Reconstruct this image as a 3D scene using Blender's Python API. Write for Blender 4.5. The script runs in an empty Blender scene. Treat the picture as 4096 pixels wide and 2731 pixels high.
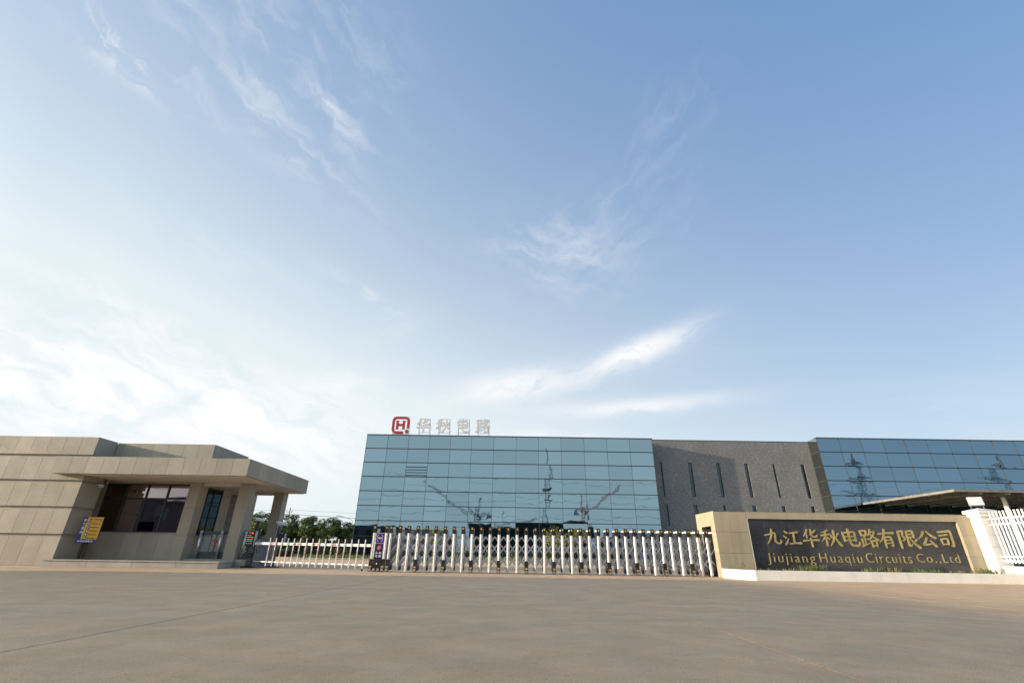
import bpy, bmesh, math, random
from mathutils import Vector, Matrix
random.seed(11)
R = math.radians
SC = bpy.context.scene
COL = SC.collection

# ------------------------------------------------------------------ camera
PITCH, ROLL, EYE = R(24.75), R(0.88), 0.6
fw = Vector((0, math.cos(PITCH), math.sin(PITCH)))
up0 = Vector((0, -math.sin(PITCH), math.cos(PITCH)))
rt0 = Vector((1, 0, 0))
rt = rt0 * math.cos(ROLL) + up0 * math.sin(ROLL)
up = up0 * math.cos(ROLL) - rt0 * math.sin(ROLL)
cd = bpy.data.cameras.new('camera')
cd.lens, cd.sensor_width, cd.sensor_fit = 16.3, 36.0, 'HORIZONTAL'
cd.clip_start, cd.clip_end = 0.05, 6000
cam = bpy.data.objects.new('camera', cd)
COL.objects.link(cam)
cam.matrix_world = Matrix(((rt.x, up.x, -fw.x, 0), (rt.y, up.y, -fw.y, 0), (rt.z, up.z, -fw.z, EYE), (0, 0, 0, 1)))
SC.camera = cam

# ------------------------------------------------------------------ light
SUN_EL, SUN_AZ = R(10.5), R(-100)          # azimuth clockwise from +Y
SKY_STRENGTH, SUN_STRENGTH, EXPOSURE = 0.15, 4.6, 0.5
sd = Vector((math.sin(SUN_AZ) * math.cos(SUN_EL), math.cos(SUN_AZ) * math.cos(SUN_EL), math.sin(SUN_EL)))
sl = bpy.data.lights.new('sun', 'SUN')
sl.energy, sl.angle, sl.color = SUN_STRENGTH, R(0.5), (1.0, 0.85, 0.65)
so = bpy.data.objects.new('sun', sl)
COL.objects.link(so)
so.rotation_euler = sd.to_track_quat('Z', 'Y').to_euler()
so.location = (-40, -10, 30)
SC.view_settings.view_transform = 'Standard'
SC.view_settings.look = 'None'
SC.view_settings.gamma = 1.0
SC.view_settings.use_curve_mapping = False
SC.view_settings.exposure = EXPOSURE
SC.cycles.max_bounces = 6
SC.cycles.use_denoising = True

# ------------------------------------------------------------------ sky with wisps of cirrus
W = bpy.data.worlds.new('World')
SC.world = W
W.use_nodes = True
NT = W.node_tree
NT.nodes.clear()


class G:
    """tiny node-graph helper"""
    def __init__(s, nt): s.nt = nt
    def n(s, t, **k):
        x = s.nt.nodes.new(t)
        for a, b in k.items(): setattr(x, a, b)
        return x
    def plug(s, i, v):
        if isinstance(v, bpy.types.NodeSocket): s.nt.links.new(v, i)
        else: i.default_value = v
    def m(s, op, a, b=0.0, c=0.0, clamp=False):
        x = s.n('ShaderNodeMath', operation=op, use_clamp=clamp)
        s.plug(x.inputs[0], a); s.plug(x.inputs[1], b); s.plug(x.inputs[2], c)
        return x.outputs[0]
    def xyz(s, x, y, z):
        q = s.n('ShaderNodeCombineXYZ')
        s.plug(q.inputs[0], x); s.plug(q.inputs[1], y); s.plug(q.inputs[2], z)
        return q.outputs[0]
    def noise(s, v, scale, det=5.0, rough=0.55, dist=0.0):
        q = s.n('ShaderNodeTexNoise')
        s.plug(q.inputs['Vector'], v); q.inputs['Scale'].default_value = scale
        q.inputs['Detail'].default_value = det; q.inputs['Roughness'].default_value = rough
        q.inputs['Distortion'].default_value = dist
        return q.outputs['Fac']
    def ramp(s, v, a, b, x=0.0, y=1.0, smooth=True):
        q = s.n('ShaderNodeMapRange', interpolation_type='SMOOTHSTEP' if smooth else 'LINEAR')
        s.plug(q.inputs[0], v)
        for i, val in zip((1, 2, 3, 4), (a, b, x, y)): s.plug(q.inputs[i], val)
        return q.outputs[0]
    def mix(s, f, a, b, mode='MIX'):
        q = s.n('ShaderNodeMix', data_type='RGBA', blend_type=mode)
        s.plug(q.inputs[0], f); s.plug(q.inputs[6], a); s.plug(q.inputs[7], b)
        return q.outputs[2]


g = G(NT)
tc = g.n('ShaderNodeTexCoord')
sp = g.n('ShaderNodeSeparateXYZ')
NT.links.new(tc.outputs['Generated'], sp.inputs[0])
az = g.m('MULTIPLY', g.m('ARCTAN2', sp.outputs[0], sp.outputs[1]), 57.29578)
el = g.m('MULTIPLY', g.m('ARCSINE', sp.outputs[2]), 57.29578)
sky = g.n('ShaderNodeTexSky', sky_type='NISHITA', sun_disc=False, sun_elevation=SUN_EL, sun_rotation=SUN_AZ)
sky.air_density, sky.dust_density, sky.ozone_density, sky.altitude = 1.0, 1.0, 1.6, 20
# slow domain warp, in degrees of sky
P0 = g.xyz(g.m('MULTIPLY', az, 0.05), g.m('MULTIPLY', el, 0.05), 0.0)
wn = g.m('MULTIPLY', g.m('SUBTRACT', g.noise(P0, 1.1, 4.0, 0.6), 0.5), 9.0)
wn2 = g.m('MULTIPLY', g.m('SUBTRACT', g.noise(P0, 3.2, 5.0, 0.6), 0.5), 5.0)
total = None


FIB = {}
for ga in (10, -20, 30):                       # three shared fibre fields, combed along three directions
    c_, s_ = math.cos(R(ga)), math.sin(R(ga))
    wa = g.m('ADD', g.m('MULTIPLY', az, 0.85), wn)
    we = g.m('ADD', el, wn2)
    fu = g.m('ADD', g.m('MULTIPLY', wa, c_), g.m('MULTIPLY', we, s_))
    fv = g.m('SUBTRACT', g.m('MULTIPLY', we, c_), g.m('MULTIPLY', wa, s_))
    FIB[ga] = g.noise(g.xyz(g.m('MULTIPLY', fu, 0.16), g.m('MULTIPLY', fv, 0.46), ga), 1.0, 6.0, 0.57, 0.5)


def wisp(a0, e0, length, width, ang, amp, fibre=0.0, fscale=0.25, lo=0.35, hi=0.72, power=1.0, warp=1.0):
    """a streak of cloud centred at azimuth a0 / elevation e0 (degrees), drawn out along ang"""
    global total
    da = g.m('MULTIPLY', g.m('ADD', g.m('SUBTRACT', az, a0), g.m('MULTIPLY', wn, 0.6 * warp)), math.cos(R(e0)))
    de = g.m('ADD', g.m('SUBTRACT', el, e0), g.m('MULTIPLY', wn2, 0.55 * warp))
    c, s = math.cos(R(ang)), math.sin(R(ang))
    u = g.m('ADD', g.m('MULTIPLY', da, c / length), g.m('MULTIPLY', de, s / length))
    v = g.m('SUBTRACT', g.m('MULTIPLY', de, c / width), g.m('MULTIPLY', da, s / width))
    q = g.m('ADD', g.m('MULTIPLY', u, u), g.m('MULTIPLY', v, v))
    env = g.m('EXPONENT', g.m('MULTIPLY', q, -1.0))
    if fibre:
        ga = min(FIB, key=lambda k: abs(k - ang))
        env = g.m('MULTIPLY', env, g.ramp(FIB[ga], lo, hi))
    env = g.m('MULTIPLY', env, amp)
    total = env if total is None else g.m('ADD', total, env)


wisp(0.2, 19.2, 6.6, 1.7, 9, 0.92, 0.5, 0.35, 0.12, 0.55, warp=0.5)       # the bright streak, lower half
wisp(16.6, 22.8, 6.4, 1.35, 19, 0.95, 0.5, 0.35, 0.12, 0.55, warp=0.5)     # its upper tail
wisp(8, 20.5, 15, 3.0, 12, 0.14, 0.4, 0.3, 0.25, 0.7)
wisp(15.5, 16.3, 9.5, 0.95, 1, 0.75, 0.5, 0.4, 0.12, 0.52, warp=0.35)
wisp(5, 13.2, 5, 0.7, 0, 0.55, 0.5, 0.4, 0.25, 0.6, warp=0.3)
wisp(-20, 18, 5, 1.6, 14, 0.45, 0.5, 0.35, 0.3, 0.65)
wisp(-21.5, 29.2, 4.0, 0.7, -22, 0.50, 0.5, 0.4, 0.3, 0.65, warp=0.4)
wisp(-16, 25.5, 4.0, 2.0, 30, 0.22, 0.4, 0.3, 0.3, 0.7)
wisp(-44, 48, 13, 6.0, -20, 0.20, 0.3, 0.55, 0.38, 0.80)                # high fan of cirrus
wisp(-41, 52, 9, 4.5, -35, 0.14, 0.3, 0.5, 0.42, 0.75)
wisp(-51.5, 42.3, 4.2, 1.6, -12, 0.7, 0.8, 0.9, 0.5, 0.68, warp=0.6)
wisp(-34, 42, 9, 2.0, -20, 0.25, 0.35, 0.5, 0.4, 0.7)
wisp(-28, 46.5, 3.2, 1.7, -30, 0.35, 0.4, 0.6, 0.38, 0.7)
wisp(-30, 56, 9, 3.0, -35, 0.16, 0.3, 0.5, 0.4, 0.75)
wisp(6, 35.5, 7, 3.8, -18, 0.42, 0.35, 0.55, 0.38, 0.75)
wisp(13, 37, 9, 5, 25, 0.22, 0.4, 0.4, 0.36, 0.75)
wisp(26, 48, 5, 3.5, 25, 0.10, 0.4, 0.4, 0.4, 0.75)
wisp(-36, 29, 9, 1.6, -6, 0.2, 0.4, 0.4, 0.35, 0.7)
wisp(-46, 13.5, 22, 5.2, -8, 1.0, 0.35, 0.28, 0.34, 0.66)             # the white bank low on the sun side
wisp(-62, 8, 26, 8, 0, 0.8, 0.4, 0.2, 0.32, 0.64)
wisp(-26, 13, 14, 4.2, -6, 0.6, 0.35, 0.3, 0.25, 0.62)
wisp(-43, 20.5, 11, 2.0, -14, 0.55, 0.35, 0.4, 0.32, 0.68)
wisp(-22, 8.5, 24, 5, 0, 0.16)
# the same thin cirrus goes on round the rest of the sky
zc = g.m('MAXIMUM', g.m('ADD', sp.outputs[2], 0.06), 0.05)
PL = g.xyz(g.m('DIVIDE', sp.outputs[0], zc), g.m('MULTIPLY', g.m('DIVIDE', sp.outputs[1], zc), 2.6), 0.0)
thin = g.ramp(g.noise(PL, 0.55, 8.0, 0.62, 0.8), 0.47, 0.85, 0.0, 0.26)
patch = g.ramp(g.noise(PL, 0.16, 2.0, 0.5), 0.42, 0.68)
total = g.m('ADD', total, g.m('MULTIPLY', thin, patch))
total = g.m('MINIMUM', total, 0.96)
# milky veil: thicker toward the horizon and toward the sun
dotn = g.n('ShaderNodeVectorMath', operation='DOT_PRODUCT')
NT.links.new(tc.outputs['Generated'], dotn.inputs[0])
dotn.inputs[1].default_value = sd
sunside = g.ramp(dotn.outputs['Value'], -0.72, 0.62, smooth=False)
ela = g.m('MAXIMUM', el, 0.0)
low = g.m('MULTIPLY', g.m('EXPONENT', g.m('MULTIPLY', ela, -1 / 23.0)), 0.85)
veil = g.m('ADD', low, g.m('MULTIPLY', sunside, g.m('ADD', 0.15, g.m('MULTIPLY', g.m('EXPONENT', g.m('MULTIPLY', ela, -1 / 24.5)), 1.19))))
veil = g.m('MINIMUM', veil, 0.86)
thinair = g.mix(1.0, g.mix(1.0, sky.outputs[0], (0.40, 0.40, 0.40, 1), 'MULTIPLY'), (0.03, 0.62, 1.82, 1), 'ADD')
base = g.mix(veil, thinair, (4.18, 4.56, 4.56, 1))
glow = g.m('MULTIPLY', g.ramp(dotn.outputs['Value'], 0.66, 0.99), 1.3)
base = g.mix(1.0, base, g.mix(1.0, sky.outputs[0], g.xyz(glow, g.m('MULTIPLY', glow, 0.86), g.m('MULTIPLY', glow, 0.66)), 'MULTIPLY'), 'ADD')
skyc = g.mix(total, base, (4.75, 4.75, 4.8, 1))
bg = g.n('ShaderNodeBackground')
NT.links.new(skyc, bg.inputs[0])
bg.inputs[1].default_value = SKY_STRENGTH
wo = g.n('ShaderNodeOutputWorld')
NT.links.new(bg.outputs[0], wo.inputs[0])

# ------------------------------------------------------------------ materials
MATS = {}


def mat(name, col, rough=0.6, metal=0.0, var=0.12, scale=3.0, fine=0.0, fscale=140.0, bump=0.0, bscale=60.0, objvar=0.0, spec=0.4, streak=0.0, emit=0.0, local=False):
    m = bpy.data.materials.new(name)
    m.use_nodes = True
    nt = m.node_tree
    h = G(nt)
    b = nt.nodes['Principled BSDF']
    if local:
        pos = h.n('ShaderNodeTexCoord').outputs['Object']
    else:
        pos = h.n('ShaderNodeNewGeometry').outputs['Position']
    lo = tuple(c * (1 - var) for c in col) + (1,)
    hi = tuple(min(1, c * (1 + var)) for c in col) + (1,)
    c = h.mix(h.ramp(h.noise(pos, scale, 5, 0.6), 0.3, 0.7), lo, hi)
    if fine:
        f = h.noise(pos, fscale, 2, 0.6)
        c = h.mix(1.0, c, h.mix(h.ramp(f, 0.3, 0.7), (1 - fine,) * 3 + (1,), (1 + fine,) * 3 + (1,)), 'MULTIPLY')
    if streak:
        sv = h.n('ShaderNodeMapping')
        sv.inputs['Scale'].default_value = (3.0, 3.0, 0.18)
        nt.links.new(pos, sv.inputs[0])
        k = h.ramp(h.noise(sv.outputs[0], 1.6, 6, 0.62), 0.45, 0.75, 1.0, 1.0 - streak)
        c = h.mix(1.0, c, h.xyz(k, k, k), 'MULTIPLY')
    if objvar:
        oi = h.n('ShaderNodeObjectInfo')
        k = h.ramp(oi.outputs['Random'], 0, 1, 1 - objvar, 1 + objvar, False)
        c = h.mix(1.0, c, h.xyz(k, k, h.m('MULTIPLY', k, 1.0)), 'MULTIPLY')
    nt.links.new(c, b.inputs['Base Color'])
    rr = h.ramp(h.noise(pos, scale * 2.3, 4, 0.6), 0.25, 0.75, max(0.02, rough * 0.85), min(1, rough * 1.12))
    nt.links.new(rr, b.inputs['Roughness'])
    b.inputs['Metallic'].default_value = metal
    b.inputs['Specular IOR Level'].default_value = spec
    if emit:
        b.inputs['Emission Color'].default_value = tuple(col) + (1,)
        b.inputs['Emission Strength'].default_value = emit
    if bump:
        bn = h.n('ShaderNodeBump')
        bn.inputs['Strength'].default_value = bump
        bn.inputs['Distance'].default_value = 0.01
        nt.links.new(h.noise(pos, bscale, 4, 0.6), bn.inputs['Height'])
        nt.links.new(bn.outputs[0], b.inputs['Normal'])
    MATS[name] = m
    return m


mat('granite', (0.352, 0.318, 0.258), 0.62, 0, 0.07, 1.1, 0.17, 95, 0.12, 90, 0.085, streak=0.09)
mat('granite_gap', (0.10, 0.085, 0.07), 0.9)
mat('granite_sign', (0.40, 0.345, 0.245), 0.55, 0, 0.07, 1.2, 0.14, 95, 0.08, 90, 0.04, streak=0.14)
mat('step_granite', (0.34, 0.325, 0.29), 0.6, 0, 0.10, 2.0, 0.14, 95, 0.1, 90, 0.06, streak=0.1)
mat('soffit', (0.60, 0.55, 0.46), 0.8, 0, 0.08, 1.5)
mat('dark_granite', (0.043, 0.0445, 0.052), 0.2, 0, 0.3, 1.6, 0.55, 85, 0.0, 60, 0.12, spec=0.5)
mat('gold', (0.43, 0.345, 0.14), 0.45, 0.3, 0.22, 5)
mat('white_paint', (0.78, 0.765, 0.735), 0.55, 0, 0.05, 2.2, 0.03, 60, 0.05, 40, streak=0.10)
mat('white_metal', (0.80, 0.80, 0.78), 0.38, 0, 0.04, 3, streak=0.06)
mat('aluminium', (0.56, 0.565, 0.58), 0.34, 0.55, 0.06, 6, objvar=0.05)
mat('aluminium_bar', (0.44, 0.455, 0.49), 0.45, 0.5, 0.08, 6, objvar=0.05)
mat('aluminium_shaded', (0.27, 0.285, 0.32), 0.5, 0.3, 0.08, 6, objvar=0.06)  # darker copy of the aluminium: the rear posts' shade is put into its colour
mat('steel', (0.60, 0.60, 0.60), 0.3, 0.8, 0.06, 5)
mat('black_plastic', (0.016, 0.017, 0.019), 0.42, 0, 0.2, 6)
mat('dark_paint', (0.055, 0.062, 0.078), 0.45, 0, 0.12, 4)
mat('cabinet_grey', (0.10, 0.115, 0.145), 0.45, 0, 0.10, 3)
mat('grey_plastic', (0.42, 0.45, 0.52), 0.4, 0, 0.05, 4)
mat('yellow_sticker', (0.50, 0.28, 0.02), 0.4, 0, 0.1, 8)
mat('red_sticker', (0.60, 0.022, 0.02), 0.45, 0, 0.1, 8)
mat('navy_plate', (0.012, 0.014, 0.085), 0.35, 0, 0.1, 5)
mat('emblem_red', (0.52, 0.03, 0.03), 0.45, 0, 0.1, 5)
mat('sign_red', (0.36, 0.028, 0.035), 0.5, 0, 0.08, 2, streak=0.12)
mat('sign_white', (0.60, 0.61, 0.64), 0.5, 0, 0.05, 2, streak=0.08)
mat('frame_rust', (0.14, 0.12, 0.115), 0.6, 0.2, 0.2, 5)
mat('mullion', (0.022, 0.026, 0.032), 0.4, 0.3, 0.1, 4)
mat('mullion_light', (0.10, 0.11, 0.11), 0.45, 0.3, 0.1, 4)
mat('interior', (0.02, 0.025, 0.028), 0.9, 0, 0.2, 1)
mat('parapet', (0.10, 0.11, 0.14), 0.4, 0.5, 0.1, 3)
mat('frame_green', (0.028, 0.036, 0.036), 0.4, 0.2, 0.1, 4)
mat('board_blue', (0.038, 0.034, 0.19), 0.45, 0, 0.05, 3)
mat('board_yellow', (0.58, 0.33, 0.025), 0.45, 0, 0.05, 3)
mat('board_lime', (0.52, 0.46, 0.02), 0.45, 0, 0.05, 3)
mat('board_white', (0.75, 0.75, 0.80), 0.5, 0, 0.03, 3)
mat('board_ink', (0.16, 0.10, 0.03), 0.6, 0, 0.05, 3)
mat('letter_red', (0.50, 0.02, 0.02), 0.5, 0, 0.05, 3)
mat('led_red', (1.0, 0.03, 0.02), 0.5, emit=1.1)
mat('led_green', (0.02, 0.85, 0.35), 0.5, emit=0.5)
mat('led_violet', (0.20, 0.12, 1.0), 0.5, emit=1.0)
mat('led_blue', (0.30, 0.36, 1.0), 0.5, emit=0.25)
mat('lcd', (0.36, 0.40, 0.37), 0.3)
mat('asphalt', (0.085, 0.085, 0.09), 0.85, 0, 0.12, 0.6, 0.15, 70)
mat('soil', (0.10, 0.075, 0.05), 0.9, 0, 0.25, 2, 0.2, 60)
mat('kerb_stone', (0.30, 0.29, 0.27), 0.8, 0, 0.15, 1.5, objvar=0.08)
mat('lawn', (0.075, 0.105, 0.03), 0.9, 0, 0.3, 0.7)
mat('blade', (0.11, 0.17, 0.035), 0.7, 0, 0.35, 1.3, objvar=0.1)
mat('blade_dry', (0.22, 0.20, 0.075), 0.8, 0, 0.3, 1.7)
mat('weed', (0.11, 0.155, 0.035), 0.6, 0, 0.4, 6)
mat('leaf', (0.10, 0.152, 0.04), 0.55, 0, 0.38, 0.9, objvar=0.22)
mat('leaf_yellow', (0.20, 0.21, 0.03), 0.6, 0, 0.3, 1.2, objvar=0.15)
mat('hedge_leaf', (0.042, 0.065, 0.022), 0.6, 0, 0.4, 0.8, objvar=0.15)
mat('bark', (0.085, 0.065, 0.05), 0.85, 0, 0.2, 6)
mat('concrete_pole', (0.36, 0.34, 0.31), 0.8, 0, 0.1, 2)
mat('canopy_steel', (0.24, 0.23, 0.21), 0.6, 0.1, 0.15, 1.6, streak=0.25)
mat('canopy_glass', (0.10, 0.14, 0.15), 0.3, 0, 0.15, 1)
mat('pylon_steel', (0.10, 0.11, 0.12), 0.6, 0.3, 0.1, 1)
mat('crane_red', (0.50, 0.12, 0.06), 0.5, 0, 0.15, 1)
mat('crane_grey', (0.13, 0.12, 0.11), 0.5, 0, 0.15, 1)
mat('netting', (0.012, 0.035, 0.035), 0.85, 0, 0.3, 0.12)
mat('plaster', (0.36, 0.34, 0.30), 0.8, 0, 0.12, 0.3, streak=0.15)
mat('plaster_dark', (0.075, 0.08, 0.10), 0.8, 0, 0.12, 0.3)
mat('roof_tile_red', (0.30, 0.10, 0.06), 0.8, 0, 0.2, 0.4)
mat('flood_lens', (0.62, 0.64, 0.57), 0.25, 0, 0.03, 3)


def mirror(name, tint, waves, wscale, rough=0.012, dirt=0.1):
    """coated facade glass: a tinted mirror whose panes are slightly bowed"""
    m = bpy.data.materials.new(name)
    m.use_nodes = True
    nt = m.node_tree
    h = G(nt)
    b = nt.nodes['Principled BSDF']
    pos = h.n('ShaderNodeTexCoord').outputs['Object']
    oi = h.n('ShaderNodeObjectInfo')
    off = h.n('ShaderNodeVectorMath', operation='ADD')
    nt.links.new(pos, off.inputs[0])
    nt.links.new(h.xyz(h.m('MULTIPLY', oi.outputs['Random'], 57.0), 0.0, h.m('MULTIPLY', oi.outputs['Random'], 23.0)), off.inputs[1])
    k = h.ramp(oi.outputs['Random'], 0, 1, 1 - dirt, 1 + dirt * 0.5, False)
    c = h.mix(1.0, tuple(tint) + (1,), h.xyz(k, k, k), 'MULTIPLY')
    nt.links.new(c, b.inputs['Base Color'])
    b.inputs['Metallic'].default_value = 1.0
    nt.links.new(h.ramp(h.noise(off.outputs[0], 0.9, 4, 0.6), 0.3, 0.8, rough, rough * 2.6), b.inputs['Roughness'])
    bn = h.n('ShaderNodeBump')
    bn.inputs['Strength'].default_value = 1.0
    bn.inputs['Distance'].default_value = waves
    nt.links.new(h.noise(off.outputs[0], wscale, 2, 0.45), bn.inputs['Height'])
    nt.links.new(bn.outputs[0], b.inputs['Normal'])
    MATS[name] = m


mirror('facade_glass', (0.265, 0.37, 0.43), 0.0065, 0.42, dirt=0.09)
mirror('facade_glass_blue', (0.165, 0.265, 0.355), 0.0065, 0.42, dirt=0.09)
mirror('bronze_glass', (0.33, 0.265, 0.27), 0.002, 0.6, 0.01)
mirror('side_glass', (0.30, 0.33, 0.33), 0.003, 0.6, 0.02)
mirror('dark_glass', (0.055, 0.075, 0.09), 0.003, 0.6, 0.02)


def clear_glass():
    m = bpy.data.materials.new('clear_glass')
    m.use_nodes = True
    b = m.node_tree.nodes['Principled BSDF']
    b.inputs['Base Color'].default_value = (0.9, 0.95, 0.95, 1)
    b.inputs['Roughness'].default_value = 0.03
    b.inputs['Transmission Weight'].default_value = 0.92
    b.inputs['IOR'].default_value = 1.02
    MATS['clear_glass'] = m


clear_glass()


def concrete():
    m = bpy.data.materials.new('concrete')
    m.use_nodes = True
    nt = m.node_tree
    h = G(nt)
    b = nt.nodes['Principled BSDF']
    pos = h.n('ShaderNodeNewGeometry').outputs['Position']
    big = h.ramp(h.noise(pos, 0.16, 5, 0.6), 0.32, 0.68)
    c = h.mix(big, (0.61, 0.405, 0.228, 1), (0.65, 0.45, 0.268, 1))
    mp = h.n('ShaderNodeMapping')
    mp.inputs['Scale'].default_value = (0.42, 1.5, 1)
    mp.inputs['Rotation'].default_value = (0, 0, 0.15)
    nt.links.new(pos, mp.inputs[0])
    stk = h.ramp(h.noise(mp.outputs[0], 0.8, 8, 0.68, 0.4), 0.40, 0.70)
    c = h.mix(h.m('MULTIPLY', stk, 0.38), c, (0.53, 0.37, 0.23, 1))
    med = h.ramp(h.noise(pos, 1.7, 8, 0.66), 0.36, 0.66, 0.90, 1.08)
    c = h.mix(1.0, c, h.xyz(med, med, med), 'MULTIPLY')
    pale = h.ramp(h.noise(mp.outputs[0], 1.9, 7, 0.65, 0.5), 0.60, 0.78, 0.0, 0.55)
    c = h.mix(pale, c, (0.66, 0.51, 0.36, 1))
    speck = h.ramp(h.noise(pos, 26.0, 3, 0.6), 0.32, 0.42, 0.80, 1.0)
    c = h.mix(1.0, c, h.xyz(speck, speck, speck), 'MULTIPLY')
    gr = h.ramp(h.noise(pos, 95.0, 2, 0.6), 0.25, 0.75, 0.80, 1.16)
    c = h.mix(1.0, c, h.xyz(gr, gr, gr), 'MULTIPLY')
    vor = h.n('ShaderNodeTexVoronoi')
    nt.links.new(pos, vor.inputs['Vector'])
    vor.inputs['Scale'].default_value = 0.9
    spot = h.ramp(vor.outputs['Distance'], 0.02, 0.05, 0.45, 1.0)
    c = h.mix(1.0, c, h.xyz(spot, spot, spot), 'MULTIPLY')
    # a few hairline cracks, only here and there
    wv = h.n('ShaderNodeVectorMath', operation='ADD')
    nt.links.new(pos, wv.inputs[0])
    wq = h.m('MULTIPLY', h.noise(pos, 0.9, 4, 0.6), 0.9)
    nt.links.new(h.xyz(wq, h.m('MULTIPLY', wq, -1.3), 0.0), wv.inputs[1])
    vc = h.n('ShaderNodeTexVoronoi', feature='DISTANCE_TO_EDGE')
    nt.links.new(wv.outputs[0], vc.inputs['Vector'])
    vc.inputs['Scale'].default_value = 0.16
    crk = h.m('MULTIPLY', h.ramp(vc.outputs['Distance'], 0.0010, 0.0035, 1.0, 0.0), h.ramp(h.noise(pos, 0.22, 3, 0.5), 0.54, 0.64, 0.0, 0.55))
    c = h.mix(crk, c, (0.17, 0.13, 0.10, 1))
    nt.links.new(c, b.inputs['Base Color'])
    nt.links.new(h.ramp(h.noise(pos, 2.2, 5, 0.6), 0.3, 0.7, 0.62, 0.88), b.inputs['Roughness'])
    b.inputs['Specular IOR Level'].default_value = 0.35
    bn = h.n('ShaderNodeBump')
    bn.inputs['Strength'].default_value = 0.35
    bn.inputs['Distance'].default_value = 0.006
    hh = h.m('ADD', h.noise(pos, 70.0, 4, 0.65), h.m('MULTIPLY', h.noise(pos, 5.0, 4, 0.6), 1.6))
    nt.links.new(hh, bn.inputs['Height'])
    nt.links.new(bn.outputs[0], b.inputs['Normal'])
    MATS['concrete'] = m


concrete()


def tile_cladding():
    m = bpy.data.materials.new('tile_cladding')
    m.use_nodes = True
    nt = m.node_tree
    h = G(nt)
    b = nt.nodes['Principled BSDF']
    pos = h.n('ShaderNodeNewGeometry').outputs['Position']
    s = h.n('ShaderNodeSeparateXYZ')
    nt.links.new(pos, s.inputs[0])
    v = h.xyz(h.m('ADD', s.outputs[0], s.outputs[1]), s.outputs[2], 0.0)
    br = h.n('ShaderNodeTexBrick')
    nt.links.new(v, br.inputs['Vector'])
    br.inputs['Color1'].default_value = (0.17, 0.178, 0.188, 1)
    br.inputs['Color2'].default_value = (0.225, 0.232, 0.24, 1)
    br.inputs['Mortar'].default_value = (0.12, 0.12, 0.12, 1)
    br.inputs['Scale'].default_value = 1.0
    br.inputs['Brick Width'].default_value = 0.34
    br.inputs['Row Height'].default_value = 0.10
    br.inputs['Mortar Size'].default_value = 0.006
    br.inputs['Bias'].default_value = -0.35
    mp = h.n('ShaderNodeMapping')
    mp.inputs['Scale'].default_value = (2.9, 10.0, 1)
    nt.links.new(v, mp.inputs[0])
    fleck = h.ramp(h.noise(mp.outputs[0], 1.0, 2, 0.5), 0.58, 0.66)
    c = h.mix(h.m('MULTIPLY', fleck, 0.6), br.outputs['Color'], (0.38, 0.39, 0.395, 1))
    w = h.ramp(h.noise(pos, 0.35, 4, 0.6), 0.3, 0.7, 0.9, 1.08)
    c = h.mix(1.0, c, h.xyz(w, w, w), 'MULTIPLY')
    nt.links.new(c, b.inputs['Base Color'])
    b.inputs['Roughness'].default_value = 0.7
    bn = h.n('ShaderNodeBump')
    bn.inputs['Strength'].default_value = 0.6
    bn.inputs['Distance'].default_value = 0.01
    nt.links.new(br.outputs['Fac'], bn.inputs['Height'])
    bn.invert = True
    nt.links.new(bn.outputs[0], b.inputs['Normal'])
    MATS['tile_cladding'] = m


tile_cladding()

# ------------------------------------------------------------------ mesh helpers
WORLD = {}          # object -> world position of its origin (parents are never rotated)
MESH = {}


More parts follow.
